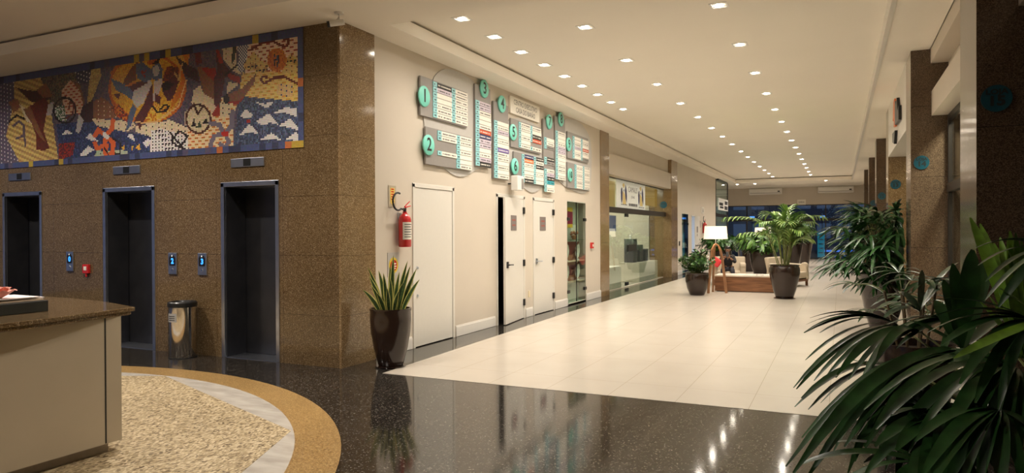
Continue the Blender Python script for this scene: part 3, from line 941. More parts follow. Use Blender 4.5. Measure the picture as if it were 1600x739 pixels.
# small things on the left wall
def extinguisher(y, z, label, signz=None):
    t = empty('fire_extinguisher', (XL, y, z))
    tag(t, label, 'fire extinguisher', 'wall fire extinguishers')
    MB().lathe([(0, 0), (.078, 0), (.085, .012), (.085, .36), (.075, .40), (.045, .435), (.028, .45), (.028, .47), (0, .47)], (.10, 0, 0), 28).build('cylinder', REDM, t, smooth=True)
    # paper label wraps the front
    lb = MB(); vs = []; nn = 12
    for q in range(nn + 1):
        a = R(-75 + 130 * q / nn)
        for zz in (.10, .33):
            vs.append((.10 + .0862 * math.cos(a), .0862 * math.sin(a), zz))
    lb.add(vs, [(2 * q, 2 * q + 2, 2 * q + 3, 2 * q + 1) for q in range(nn)])
    plb = lb.build('paper_label', PLATE, t, smooth=True)
    ln = MB()
    for r_ in range(6):
        a0, a1 = R(-60), R(10 + 30 * (r_ % 2))
        vs = []
        for q in range(9):
            a = a0 + (a1 - a0) * q / 8
            for zz in (.13 + r_ * .033, .140 + r_ * .033):
                vs.append((.10 + .0868 * math.cos(a), .0868 * math.sin(a), zz))
        ln.add(vs, [(2 * q, 2 * q + 2, 2 * q + 3, 2 * q + 1) for q in range(8)])
    ln.build('label_print', INK, plb)
    MB().tube([(.10, 0, .46), (.10, 0, .50)], .022, 12).box((.085, -.02, .49), (.115, .02, .52)).build('valve', BLACK, t, smooth=True)
    MB().tube([(.10, 0, .51), (.10, .03, .53), (.10, .14, .55)], [.012, .010, .008]).tube([(.10, 0, .535), (.10, .05, .57), (.10, .12, .61)], [.010, .008, .006]).build('lever', REDM, t)
    pts = [(.10 + .0, -.02, .51)]
    for q in range(17):
        a = R(-20 - q * 17)
        pts.append((.09, -.14 + .115 * math.cos(a), .60 + .115 * math.sin(a)))
    MB().tube(pts[:1] + [(.10, -.05, .50)] + pts[3:], .013, 8).build('hose', RUB, t, smooth=True)
    bev(MB().box((0, -.03, .38), (.03, .03, .46)).build('wall_bracket', STEEL, t), .003)
    return t


extinguisher(7.80, 1.41, 'red fire extinguisher with curled black hose above the snake plant')
extinguisher(30.5, 1.52, 'red fire extinguisher on the far stretch of the cream wall')
t = empty('extinguisher_sign', (XL, 7.65, 2.08)); tag(t, 'narrow clear sign with yellow and red arrow print above the extinguisher', 'sign')
MB().box((.004, -.085, -.14), (.008, .085, .14)).build('sheet', mat('clear_acrylic', (.50, .43, .32), .2), t)
MB().prism([(-.05, -.085), (0, -.115), (.05, -.085), (.05, .11), (-.05, .11)], 0, .008, .010).build('yellow_field', mat('sign_yellow', (.80, .55, .12), .4), t)
m = MB()
for k in range(5):
    m.box((.010, -.03, .085 - k * .033), (.0115, .03, .10 - k * .033))
m.prism([(-.012, -.07), (0, -.09), (.012, -.07)], 0, .010, .0115)
m.build('red_print', REDM, t)
t = empty('warning_sticker', (XL, 7.67, 1.17)); tag(t, 'round yellow and red sticker on grey card behind the snake plant', 'sticker')
MB().box((.003, -.13, -.15), (.006, .13, .17)).build('card', GREYL, t)
o = MB().lathe([(0, 0), (.105, 0), (.105, .003), (0, .003)], n=32).build('yellow_ring', mat('sign_yellow2', (.80, .60, .05), .4), t); o.rotation_euler = (0, R(90), 0); o.location = (.006, 0, 0)
o = MB().lathe([(0, 0), (.075, 0), (.075, .003), (0, .003)], n=32).build('red_field', REDM, t); o.rotation_euler = (0, R(90), 0); o.location = (.0085, 0, 0)
MB().box((.012, -.05, .012), (.0135, .05, .03)).box((.012, -.055, -.02), (.0135, .055, -.004)).box((.012, -.04, -.048), (.0135, .04, -.034)).build('white_print', PLATE, t)
t = empty('fire_alarm_box', (XL, 15.75, 1.28)); tag(t, 'small red call point on the cream wall beside the glass display niche', 'fire alarm')
bev(MB().box((0, -.07, -.07), (.05, .07, .07)).build('housing', REDM, t), .006)
MB().box((.05, -.03, -.03), (.053, .03, .03)).build('push_plate', PLATE, t)
t = empty('box_speaker', (XL, 11.3, 2.36)); tag(t, 'white box speaker hanging under the directory, above the ajar door', 'speaker')
bev(MB().box((.075, -.14, 0), (.21, .14, .26)).build('housing', ACW, t), .012)
bev(MB().box((.208, .02, .03), (.218, .11, .21)).build('grille', GREYB, t), .004)
MB().tube([(0, -.1, .12), (.05, -.1, .12), (.08, -.1, .12)], .012).build('wall_bracket', BLACK, t)
t.location.z = 2.34

# glass display niche
def niche(n, y0, y1, label=None):
    d = struct(empty('window_%d' % n, (XL, y0, 0)))
    W_ = y1 - y0
    bm = MB().box((-.195, 0, .03), (-.18, W_, 2.28)).box((-.18, -.01, .03), (-.0, 0, 2.28)).box((-.18, W_, .03), (-.0, W_ + .01, 2.28)).box((-.18, 0, 2.26), (0, W_, 2.28)).box((-.18, 0, .0), (0, W_, .04))
    bm.build('niche_lining', mat('pale_green_lining', (.50, .50, .42), .6), d)
    for k in range(2):
        a = k * W_ / 2
        MB().box((-.012, a + .004, .05), (-.002, a + W_ / 2 - .004, 2.26)).build('glass_leaf', GLASSN, d)
    for y_, z_ in ((.05, 1.88), (W_ - .05, 1.88), (.05, .30), (W_ - .05, .30)):
        bev(MB().box((-.02, y_ - .07, z_ - .035), (.02, y_ + .07, z_ + .035)).build('glass_clamp', BLACK, d), .004)
    MB().box((-.02, W_ / 2 - .004, .05), (.001, W_ / 2 + .004, 2.26)).build('meeting_edge', DARKFR, d)
    return d


niche(1, 14.17, 15.36)
MAROON = mat('maroon_cloth', (.20, .035, .03), .8)
TERRA = mat('terracotta_cloth', (.42, .18, .11), .8)
PORC = mat('white_porcelain', (.80, .78, .72), .2, var=.02)
for zz, nm in ((.50, 'lower'), (.96, 'upper')):
    t = empty('display_shelf', (XL - .165, 14.77, zz)); tag(t, 'pale shelf with maroon and terracotta cloth, %s one in the glass niche' % nm, 'shelf', 'cloth covered niche shelves')
    MB().box((-.012, -.585, -.02), (.14, .585, 0)).build('board', mat('shelf_pale', (.55, .42, .30), .5), t)
    MB().box((-.010, -.58, 0), (-.0, .58, .42)).build('back_cloth', MAROON, t)
    MB().prism([(-.58, .0), (.30, .0), (.58, .22), (.58, .0), (.58, .24), (-.1, .17), (-.58, .1)][:2] + [(.58, .0), (.58, .26), (.1, .12), (-.58, .14)], 0, .001, .008).build('front_cloth', TERRA, t)
    for k, yy in enumerate((-.42, .28)):
        v = empty('oval_dish', (XL - .09, 14.77 + yy, zz + .003)); tag(v, 'tall white leaf-shaped dish standing at the %s of the %s niche shelf' % (('left', 'right')[k], nm), 'dish', 'white leaf dishes')
        vm = MB(); vm.add([(0.02 * math.cos(a) + .01, .14 * math.sin(a) * (1 - .35 * max(0, math.cos(a))), .20 + .17 * math.cos(a)) for a in [2 * PI * q / 24 for q in range(24)]] + [(-.03, .08 * math.sin(a), .20 + .11 * math.cos(a)) for a in [2 * PI * q / 24 for q in range(24)]],
                          [(q, (q + 1) % 24, (q + 1) % 24 + 24, q + 24) for q in range(24)] + [tuple(range(24, 48))])
        o = vm.build('bowl', PORC, v, smooth=True)
        MB().tube([(.0, -.04, .35), (0, -.05, .40), (0, -.02, .43)], .012).lathe([(0, 0), (.045, 0), (.03, .03), (0, .03)], (0, 0, 0), 12).build('stand', PORC, v)
t = empty('wall_poster', (XL - .178, 14.75, 1.9)); tag(t, 'yellow and magenta poster in the top of the glass niche', 'poster')
MB().box((0, -.18, -.20), (.006, .22, .25)).build('yellow_sheet', mat('poster_yellow', (.80, .52, .05), .5), t)
MB().box((.006, -.18, -.12), (.009, .22, .16)).build('magenta_panel', mat('poster_magenta', (.38, .02, .08), .5), t)
for k, yy in enumerate((14.42, 15.05)):
    t = empty('notice_sheet', (XL - .178, yy, 1.60)); tag(t, 'white notice sheet with a gold mark, %s of two in the glass niche' % ('left', 'right')[k], 'notice', 'white notices in the niche')
    MB().box((0, -.2, -.16), (.004, .2, .16)).build('sheet', PLATE, t)
    MB().box((.004, -.05, -.04), (.006, .05, .03)).build('gold_mark', mat('gold_print', (.55, .38, .06), .4), t)
t = empty('copper_bowl', (XL - .09, 14.85, 1.43)); tag(t, 'copper bowl with blooms standing above the maroon cloth in the niche', 'bowl')
MB().lathe([(0, 0), (.05, 0), (.07, .06), (.06, .09), (.04, .10), (0, .10)], n=20).build('bowl', mat('copper', (.50, .22, .12), .3, .7), t, smooth=True)
m = MB()
for q in range(9):
    a = q * .7
    m.lathe([(0, -.03), (.03, -.01), (.035, .01), (0, .03)], (.04 * math.cos(a), .16 * math.sin(a), .12 + .02 * (q % 3)), 8)
m.build('blooms', TERRA, t, smooth=True)
MB().box((-.08, -.5, -.015), (.07, .5, 0)).build('glass_shelf', GLASSN, t)

# second niche and half open door on the far stretch
niche(2, 26.25, 27.42)
t = empty('display_shelf', (XL - .1, 26.83, 1.0)); tag(t, 'small lilac shelf inside the far glass niche', 'shelf')
MB().box((-.075, -.55, -.02), (.08, .55, 0)).box((-.075, -.55, .0), (-.065, .55, .47)).build('board', LILAC, t)
for q in range(3): MB().lathe([(0, 0), (.05, 0), (.07, .1), (.03, .18), (0, .18)], (0, -.35 + q * .35, 0), 14).build('vase', PORC, t, smooth=True)
d = struct(empty('door_7', (XL, 28.06, 0)))
MB().box((-.24, .05, 0), (-.22, .59, 2.2)).build('bright_room_beyond', emis('blue_lit_room', (.30, .55, 1), .9), d)
MB().box((-.2, 0, 0), (.012, .05, 2.24)).box((-.2, .59, 0), (.012, .64, 2.24)).box((-.2, 0, 2.2), (.012, .64, 2.25)).build('frame', WHITE, d)
d = struct(empty('door_8', (XL, 28.75, 0)))
bev(MB().box((0, 0, .01), (.02, 1.05, 2.22)).build('door_leaf', WHITE, d), .003)
for y_ in (.12, .55, .95):
    MB().box((.02, y_ - .04, .98), (.035, y_ + .04, 1.06)).tube([(.03, y_, 1.02), (.07, y_, 1.02), (.07, y_ + .12, 1.02)], .012).build('handle', BLACK, d)
MB().box((.02, .35, 1.55), (.024, .6, 1.8)).box((.02, .4, 1.4), (.024, .5, 1.5)).build('plaque', mat('grey_plaque', (.2, .17, .16)), d)
t = empty('restroom_sign', (XL, 30.55, 2.5)); tag(t, 'small white plate with dark figure above the far extinguisher', 'sign')
MB().box((0, -.3, -.14), (.01, .3, .14)).build('plate', PLATE, t)
MB().box((.01, .0, -.09), (.012, .12, .05)).box((.01, .03, .06), (.012, .09, .11)).build('figure', INK, t)
t = empty('wall_switch', (XL, 25.75, 1.16)); tag(t, 'small black switch plate on the cream wall right after the second granite pillar', 'switch')
bev(MB().box((0, -.07, -.08), (.02, .07, .08)).build('plate', BLACK, t), .004)
for k, (yy, zz) in enumerate(((31.6, 1.05), (29.9, .75), (29.95, 1.9))):
    t = tag(MB().box((XL, yy - .1, zz - .14), (XL + .012, yy + .1, zz + .14)).build('wall_plate', GREYB), ('small grey plate right of the far extinguisher', 'small grey plate under the far extinguisher', 'small grey plate left of the far extinguisher')[k], 'plate', 'small plates round the far extinguisher')

# ------------------------------------------------------------------ jewellery shop front
XG = -5.62
struct(MB().box((XL - .25, 17.15, 3.60), (XL - .10, 24.4, ZS)).build('wall_shop_top', WALLS))
struct(bev(MB().box((XL - .30, 17.15, 3.08), (XL - .0, 24.4, 3.62)).build('beam_shop', WALLS), .004))
wn = struct(empty('window_3', (XG, 17.15, 0)))
MB().box((-.03, 0, 3.06), (.05, 7.25, 3.10)).build('top_rail', DARKFR, wn)
bev(MB().box((-.04, 0, 2.12), (.10, 7.25, 2.27)).build('transom_bar', DARKFR, wn), .004)
MB().box((-.006, 0, 2.27), (.006, 7.25, 3.07)).build('transom_glass', GLASSM, wn)
for a, b in ((0, 2.45), (2.47, 3.72), (3.74, 7.25)):
    MB().box((-.006, a, .03), (.006, b, 2.13)).build('glass_leaf', GLASSM, wn)
for y_, z_ in ((2.62, .09), (2.62, 2.08)):
    bev(MB().box((-.03, y_ - .12, z_ - .05), (.03, y_ + .12, z_ + .05)).build('patch_fitting', BLACK, wn), .004)
MB().box((-.03, 2.72, 1.02), (.03, 3.6, 1.22)).build('lock_plate', BLACK, wn)
struct(MB().box((-8.6, 17.15, 0), (-8.5, 24.4, 3.5)).box((-8.5, 17.1, 0), (XG - .1, 17.15, 3.5)).box((-8.5, 24.4, 0), (XG - .5, 24.45, 3.5)).build('wall_shop_inner', mat('shop_wall', (.62, .58, .48), .6)))
struct(MB().box((-8.6, 17.1, 3.3), (XG - .1, 24.45, 3.4)).build('ceiling', CEIL))
struct(MB().box((-8.5, 17.15, .0), (XG, 24.4, .01)).build('floor', TILE))
t = empty('shop_sign', (XG + .012, 18.70, 2.26)); tag(t, 'white shop sign with two blue and gold figures over the glass shop door', 'sign')
t['label'] = 'white shop sign with two blue and gold figures over the glass shop door'
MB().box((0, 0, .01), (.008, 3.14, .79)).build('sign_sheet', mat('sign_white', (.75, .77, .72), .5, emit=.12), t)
m = MB()
for yy in (.75, 2.62):
    m.prism([(yy - .28, .68 - .12), (yy - .20, .60), (yy - .14, .45), (yy - .16, .25), (yy - .24, .14), (yy - .30, .25), (yy - .32, .45)], 0, .008, .011)
    m.prism([(yy + .18, .70), (yy + .27, .55), (yy + .30, .35), (yy + .27, .18), (yy + .16, .30), (yy + .10, .52)], 0, .008, .011)
    m.prism([(yy - .06, .52), (yy + .02, .56), (yy + .0, .48)], 0, .008, .011)
m.build('blue_figures', NAVY, t)
m = MB()
for yy in (.75, 2.62):
    m.prism([(yy - .16, .66), (yy - .02, .58), (yy + .08, .66), (yy + .02, .72), (yy - .08, .72)], 0, .008, .010)
    m.prism([(yy - .12, .50), (yy + .0, .46), (yy + .10, .40), (yy + .18, .24), (yy + .22, .13), (yy - .12, .13)], 0, .008, .010)
m.build('gold_figures', mat('pale_gold', (.70, .55, .22), .5), t)
m = MB(); put_text(m, 'CAMALIS', .23, (.009, 1.70, .57), *EX, depth=.001, sx=1.1); put_text(m, 'JOIAS', .10, (.009, 1.70, .36), *EX, depth=.001, sx=1.6); scribble(m, 1.25, 2.2, .09, .17, .009, 0, 9, .95)
scribble(m, .45, 1.15, .10, .13, .009, 0, 5); scribble(m, 2.35, 3.0, .07, .10, .009, 0, 6)
m.build('lettering', mat('grey_print', (.16, .15, .15), .5), t)
t = empty('orange_shop_banner', (XG - .09, 17.35, 2.55)); tag(t, 'orange wall banner inside the shop left of the sign', 'banner')
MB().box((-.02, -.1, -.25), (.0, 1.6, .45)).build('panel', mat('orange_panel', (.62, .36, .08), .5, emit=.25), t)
t = empty('orange_shop_banner', (XG - .09, 22.0, 2.70)); tag(t, 'orange wall banner inside the shop right of the sign', 'banner')
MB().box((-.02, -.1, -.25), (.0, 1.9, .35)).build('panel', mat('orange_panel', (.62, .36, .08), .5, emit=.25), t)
# shop furniture behind glass
t = empty('display_counter', (-6.05, 20.6, 0)); tag(t, 'long pale display counter right behind the shop glass', 'counter')
bev(MB().box((-.3, -3.0, .01), (.35, -1.1, .62)).build('body', mat('counter_pale', (.60, .56, .46), .4), t), .01)
bev(MB().box((-.3, .9, .01), (.35, 3.3, .62)).build('body', mat('counter_pale', (.60, .56, .46)), t), .01)
DG = mat('dark_grey_plinth', (.09, .09, .10), .5)
for k, (yy, hh, dd_, pl) in enumerate(((17.7, .45, 'behind the left end of the shop glass', .62), (21.75, .75, 'right of the shop door, tallest', .62), (22.5, .55, 'right of the shop door, middle height', .62), (23.2, .40, 'near the granite pillar, lowest', .62))):
    t = empty('display_plinth', (-6.05, yy, pl)); tag(t, 'dark grey jewellery display block ' + dd_, 'display block', 'dark jewellery display blocks')
    bev(MB().box((-.15, -.22, 0), (.15, .22, hh)).build('block', DG, t), .006)
    MB().lathe([(0, 0), (.05, 0), (.03, .05), (.045, .10), (0, .13)], (0, 0, hh), 14).build('necklace_bust', PORC, t, smooth=True)
t = empty('blue_shop_screen', (-6.6, 21.0, 1.62)); tag(t, 'dim blue banner hanging inside the shop above the counter', 'banner')
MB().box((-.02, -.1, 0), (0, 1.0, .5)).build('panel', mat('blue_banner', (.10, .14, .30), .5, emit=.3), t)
t = empty('shop_cabinet', (-8.2, 19.0, 0)); tag(t, 'greenish glass cabinet at the back of the jewellery shop', 'cabinet')
MB().box((-.25, -1.2, 0), (.2, 1.4, 2.2)).build('carcass', mat('cabinet_green', (.30, .34, .26), .5), t)
for q in range(4): MB().box((.2, -1.1, .35 + q * .45), (.35, 1.3, .37 + q * .45)).build('shelf', PLATE, t)

# ------------------------------------------------------------------ right side: pillars and shop fronts
XR = .89
PY = [.7, 6.0, 11.2, 16.25, 21.5, 26.9, 32.2]
PN = [None, '15', '14', '13', '12', '11', '10']
PDIR = {'15': 'nearest pillar', '14': 'second pillar', '13': 'third pillar', '12': 'fourth pillar', '11': 'fifth pillar', '10': 'sixth pillar'}
for k, y in enumerate(PY):
    struct(MB().box((XR, y, 0), (1.62, y + .75, ZS)).build('pillar_right', GRANITE_D if k < 3 or k > 3 else GRANITE_LIT))
    if PN[k]:
        t = empty('shop_number_disc', (1.02 if k > 1 else 1.01, y - .001, 2.54)); tag(t, 'teal disc reading LOJA %s on the %s of the right side' % (PN[k], PDIR[PN[k]]), 'number disc', 'teal shop number discs')
        o = MB().lathe([(0, 0), (.095, 0), (.095, .012), (0, .012)], n=36).build('disc', TEALD, t, smooth=True); o.rotation_euler = (R(90), 0, 0)
        m = MB(); put_text(m, 'LOJA', .05, (0, -.013, .045), *EYW, bold=.002, depth=.0005, sx=1.2); put_text(m, PN[k], .095, (0, -.013, -.022), *EYW, bold=.004, depth=.0005, sx=1.15)
        m.build('lettering', INK, t)
dp_ = on(1037, 320, 1, 24.4)
t = empty('shop_number_disc', (dp_.x, 24.398, dp_.z)); tag(t, 'teal disc on the granite pillar right of the jewellery shop', 'number disc', 'teal shop number discs')
o = MB().lathe([(0, 0), (.12, 0), (.12, .012), (0, .012)], n=36).build('disc', TEALD, t, smooth=True); o.rotation_euler = (R(90), 0, 0)
m = MB(); put_text(m, 'LOJA', .06, (0, -.013, .04), *EYW, bold=.002, depth=.0005); m.build('lettering', INK, t)
# recessed shop fronts between the pillars
SHI = mat('shop_inner_pale', (.72, .67, .58), .7)
for k in range(len(PY) - 1):
    a, b = PY[k] + .75, PY[k + 1]
    sign = (k == 2)
    if sign:
        struct(bev(MB().box((XR + .0, 11.96, 3.10), (1.40, b - .02, ZS)).build('beam_right', WHITE), .004))
    else:
        struct(MB().box((1.34, a, 3.5), (1.45, b, ZS)).build('wall_right', WALL))
        struct(bev(MB().box((1.14, a, 3.18), (1.45, b, 3.52)).build('beam_right', WALL), .004))
        struct(bev(MB().box((1.13, a, 3.90), (1.45, b, ZS - .001)).build('trim_2', WALL), .004))
    wn = struct(empty('window_%d' % (4 + k), (1.36, a, 0)))
    Lw = b - a
    MB().box((-.006, 0, .02), (.006, Lw, 3.18)).build('shop_glass', GLASSM, wn)
    fr = MB().box((-.03, 0, 3.10), (.05, Lw, 3.18)).box((-.04, 0, 2.12), (.06, Lw, 2.24)).box((-.03, 0, 0), (.03, .05, 3.1)).box((-.03, Lw - .05, 0), (.03, Lw, 3.1)).box((-.03, 0, 0), (.03, Lw, .06))
    bev(fr.build('frame', DARKFR, wn), .003)
    struct(MB().box((3.4, a - .5, 0), (3.5, b + .5, 4.1)).build('wall_right', SHI))
    struct(MB().box((1.4, b, 0), (3.4, b + .1, 4.1)).build('wall_right', SHI))
struct(MB().box((1.2, 32.95, 0), (1.4, 43.2, ZS)).build('wall_right', WALL))
t = empty('orange_wall_sign', (XR - .002, 13.5, 3.55)); tag(t, 'orange and black cut-out logo on the white fascia between pillars 14 and 13', 'sign')
MB().prism([(.25, -.15), (.62, -.12), (.62, .05), (.85, .02), (.70, .34), (.45, .36), (.25, .2)], 0, -.03, -.002).build('orange_letter', ORNG, t)
MB().prism([(-.75, -.18), (.1, -.15), (.1, .26), (-.2, .14), (-.35, .24), (-.5, .0), (-.75, .05)], 0, -.045, -.002).build('black_letter', BLACK, t)
MB().prism([(.30, -.45), (.70, -.38), (.75, -.22), (.1, -.24)], 0, -.045, -.002).build('black_letter', BLACK, t)

# ------------------------------------------------------------------ far end
YF = 43.2
struct(MB().box((-9.5, YF, 3.10), (1.3, YF + .25, 4.6)).build('wall_far', WALLS))
struct(MB().box((-9.6, 34.0, 0), (-9.5, YF, 4.6)).build('wall_far_left', WALLS))
wn = struct(empty('window_11', (0, YF, 0)))
MB().box((-9.5, .08, .02), (1.2, .09, 3.1)).build('front_glass', GLASSD, wn)
fr = MB().box((-9.5, .02, 2.18), (1.2, .14, 2.30)).box((-9.5, .02, 0), (1.2, .14, .06)).box((-9.5, .02, 3.05), (1.2, .14, 3.1))
for x in (-7.2, -5.0, -2.9, -.75):
    fr.box((x - .03, .03, .05), (x + .03, .13, 3.1))
fr.build('frame', DARKFR, wn)
ACN = ('left', 'right')
for k, (xa, xb) in enumerate(((-4.84, -3.05), (-1.15, .67))):
    t = empty('air_conditioner', ((xa + xb) / 2, YF - .006, 3.72)); tag(t, 'long white wall air conditioner above the front glazing, %s of two' % ACN[k], 'air conditioner', 'wall air conditioners at the far end')
    hw = (xb - xa) / 2
    o = MB().prism([(-.26, .06), (-.22, .0), (0, .0), (0, .33), (-.2, .36), (-.26, .30)], 0, -hw, hw).build('casing', ACW, t); bev(o, .02, 3)
    MB().box((-hw + .05, -.262, .055), (hw - .05, -.235, .11)).build('air_flap', GREYL, t)
    MB().box((hw - .22, -.268, .13), (hw - .1, -.258, .2)).build('display', BLACK, t)
t = empty('exit_sign', (-2.01, YF, 3.24)); tag(t, 'small pale illuminated sign centred above the front glazing', 'sign')
MB().box((-.22, -.04, -.15), (.22, 0, .15)).build('housing', PLATE, t)
m = MB(); put_text(m, 'SAÍDA', .11, (0, -.041, 0), *EYW, bold=.003, depth=.001); m.build('lettering', GREYB, t)
# left storefront after the cream wall
wn = struct(empty('window_12', (XL, 34.0, 0)))
MB().box((-.012, 0, .02), (0, 3.95, 4.08)).build('shop_glass', GLASSM, wn)
MB().box((-.05, 0, 2.3), (.02, 3.95, 2.45)).box((-.05, 0, 0), (.02, .08, 4.08)).box((-.05, 3.87, 0), (.02, 3.95, 4.08)).build('frame', DARKFR, wn)
struct(MB().box((-8, 33.9, 0), (XL - .05, 34.0, 4.1)).box((-8, 37.95, 0), (XL, 38.05, 4.1)).box((-8, 34, 0), (-7.9, 38, 4.1)).build('wall_shop_inner', mat('teal_grey_inner', (.34, .38, .36), .6)))
t = empty('shop_sign', (XL + .006, 36.3, 2.93)); tag(t, 'white shop sign with dark bars at the end of the left wall', 'sign')
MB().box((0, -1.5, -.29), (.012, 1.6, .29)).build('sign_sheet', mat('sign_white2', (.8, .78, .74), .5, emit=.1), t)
MB().box((.012, -1.3, -.06), (.015, -.1, .08)).box((.012, -1.1, -.2), (.015, .0, -.1)).box((.012, .4, -.24), (.015, 1.4, -.05)).box((.012, .5, .02), (.015, 1.4, .2)).build('lettering', INK, t)
t = tag(bev(MB().box((-5.33, 34.2, 4.03), (-5.22, 37.1, 4.098)).build('door_track', BLACK), .01), 'black sliding door track under the ceiling at the far left', 'track')
t = empty('information_kiosk', (.95, 41.0, 0)); tag(t, 'tall black kiosk with pale edge at the far right end', 'kiosk')
bev(MB().box((-.12, -.35, 0), (.2, .35, 2.0)).build('body', BLACK, t), .01)
MB().box((-.15, -.36, 0), (-.12, .36, 2.0)).build('pale_edge', PLATE, t)

# ------------------------------------------------------------------ street beyond
struct(MB().box((-30, 44, -.16), (25, 90, -.02)).build('street', mat('night_asphalt', (.05, .055, .07), .5)))
t = empty('teal_totem', (-1.08, 47, 0)); tag(t, 'teal signpost standing on the street outside the front glazing', 'totem')
bev(MB().box((-.2, -.1, -.02), (.2, .1, 1.5)).build('body', mat('totem_teal', (.03, .30, .36), .4, emit=.55), t), .01)
m = MB()
for q in range(5): m.box((-.12 + .03 * (q % 2), -.105, 1.3 - q * .27), (.12, -.10, 1.36 - q * .27))
m.build('print', PLATE, t)
t = empty('blue_lit_bench', (-.3, 47.5, 0)); tag(t, 'low street bench with a blue lit edge beside the teal signpost', 'bench')
MB().box((-.6, -.3, .30), (1.1, .3, .40)).build('seat', emis('blue_edge', (.10, .30, .95), .8), t)
MB().box((-.5, -.2, -.02), (-.35, .2, .30)).box((.8, -.2, -.02), (.95, .2, .30)).build('support', DARKFR, t)
MB().box((-.6, -.32, -.02), (.7, -.28, .08)).build('foot_strip', emis('blue_edge2', (.10, .30, .95), .45), t)
t = empty('parked_car', (3.6, 50, 0)); tag(t, 'dark parked car outside the front glazing at right', 'car')
CARM = mat('car_paint', (.04, .06, .11), .25, .3)
o = MB().prism([(-2, .35), (-1.9, .75), (-1.2, .85), (-.6, 1.35), (.7, 1.38), (1.3, .9), (2.0, .8), (2.05, .35)], 1, -.8, .8).build('body', CARM, t); bev(o, .06, 3)
MB().prism([(-1.05, .88), (-.55, 1.3), (.65, 1.32), (1.15, .9)], 1, -.81, .81).build('window', mat('car_glass', (.10, .14, .22), .1), t)
for x in (-1.25, 1.25):
    for s in (-.78, .62):
        o = MB().lathe([(0, 0), (.33, 0), (.33, .16), (0, .16)], n=20).build('wheel', RUB, t); o.matrix_local = Matrix.Translation((x, s + .16, .31)) @ Matrix.Rotation(R(90), 4, 'X')
for k, (x, w_, h_, c_) in enumerate(((-9, 9, 7, (.03, .038, .058)), (0.5, 9, 9, (.022, .03, .05)), (10, 10, 7.5, (.027, .035, .06)))):
    t = empty('street_building', (x, 62, 0)); tag(t, 'dark night building across the street, ' + ('leftmost', 'middle', 'rightmost')[k], 'building')
    MB().box((-w_ / 2, 0, 0), (w_ / 2, 6, h_)).build('wall', mat('night_glow_wall_%d' % k, c_, .7, emit=.55), t)  # wall colour glows faintly by itself to lift the dark view outside
    for q in range(5):
        for z in (1.0, 3.4, 5.6):
            xx = -w_ / 2 + .8 + q * (w_ - 1.6) / 5
            MB().box((xx, -.05, z), (xx + w_ / 9, .0, z + 1.2)).build('window', mat('night_window', (.08, .12, .19), .1, emit=.6), t)
t = empty('street_tree', (.8, 54, 0)); tag(t, 'leafy street tree lit by blue light beyond the front glazing', 'tree')
MB().tube([(0, 0, 0), (.1, 0, 1.5), (0, 0, 2.6)], [.12, .1, .07]).build('trunk', CANE, t)
m = MB(); q_ = random.Random(4)
for i in range(500):
    a, b_, rr = q_.uniform(0, 2 * PI), q_.uniform(-1, 1), q_.uniform(.5, 1.6)
    c_ = Vector((rr * math.cos(a) * 1.3, rr * math.sin(a), 3.0 + b_ * 1.2))
    d_ = Vector((q_.uniform(-1, 1), q_.uniform(-1, 1), q_.uniform(-1, 1))).normalized() * .16
    m.blade([c_, c_ + d_ * .5, c_ + d_], .05, (0, 0, 1))
m.build('crown', mat('blue_glow_leaf', (.10, .17, .24), .5, emit=.35), t)  # blue light is put into the leaf colour and its faint glow
for k, (x, z) in enumerate(((-1.03, 2.49), (-5.22, 2.50))):
    t = tag(bev(MB().box((x - .15, 47.95, z - .06), (x + .15, 48.05, z + .06)).tube([(x, 48.02, -.02), (x, 48.02, z)], .02).build('blue_street_light', emis('blue_lamp', (.12, .40, 1), 2.0)), .01), 'small blue light outside the front glazing, %s one' % ('right', 'left')[k], 'light', 'blue lights outside')
    t.data.materials.append(DARKFR)
    for p in t.data.polygons:
        if p.index >= 6: p.material_index = 1

# ------------------------------------------------------------------ rear part of the lobby (behind and beside the viewer)
struct(MB().box((-16.1, -5, 0), (-16, YC, 4.6)).build('wall_lobby_left', WALLS))
struct(MB().box((-16, -5.1, 0), (9, -5, 4.6)).build('wall_rear', WALLS))
wn = struct(empty('window_13', (-15.98, 0, 0)))  # unseen window, added for its blue light on the lift steel
MB().box((0, -4, .3), (.02, 4.5, 3.2)).build('blue_fill_pane', emis('blue_fill_glow', (.14, .19, .36), .28), wn)  # glowing pane added out of view as a cool fill
MB().box((0, -4.1, .2), (.05, -4, 3.3)).box((0, 4.5, .2), (.05, 4.6, 3.3)).box((0, 0, .2), (.05, .1, 3.3)).build('frame', DARKFR, wn)
wn = struct(empty('window_14', (-9, -4.98, 0)))
MB().box((-4, 0, .3), (3, .02, 3.2)).build('blue_fill_pane', MATS['blue_fill_glow'], wn)  # second unseen glowing pane, added for the same blue light
struct(MB().box((3.5, -5, 0), (3.6, 6.75, 4.6)).build('wall_right', SHI))

# ------------------------------------------------------------------ downlights
def downlight():
    t = empty('ceiling_downlight')
    f = MB()
    a, b_ = .105, .078
    for s in ((-a, -a, a, -b_), (-a, b_, a, a), (-a, -b_, -b_, b_), (b_, -b_, a, b_)):
        f.box((s[0], s[1], -.006), (s[2], s[3], .0))
    f.build('bezel', ACW, t)
    MB().lathe([(0, -.012), (.04, -.012), (.052, -.004), (.052, 0), (0, 0)], n=20).build('lens', LAMPE, t, smooth=True)
    return t


def ordn(i):
    return ['nearest', 'second', 'third', 'fourth', 'fifth', 'sixth', 'seventh', 'eighth', 'ninth', 'tenth', 'eleventh', 'twelfth', 'thirteenth', 'fourteenth', 'fifteenth', 'sixteenth'][i]


base_dl = downlight()
used = False
spot_d = None


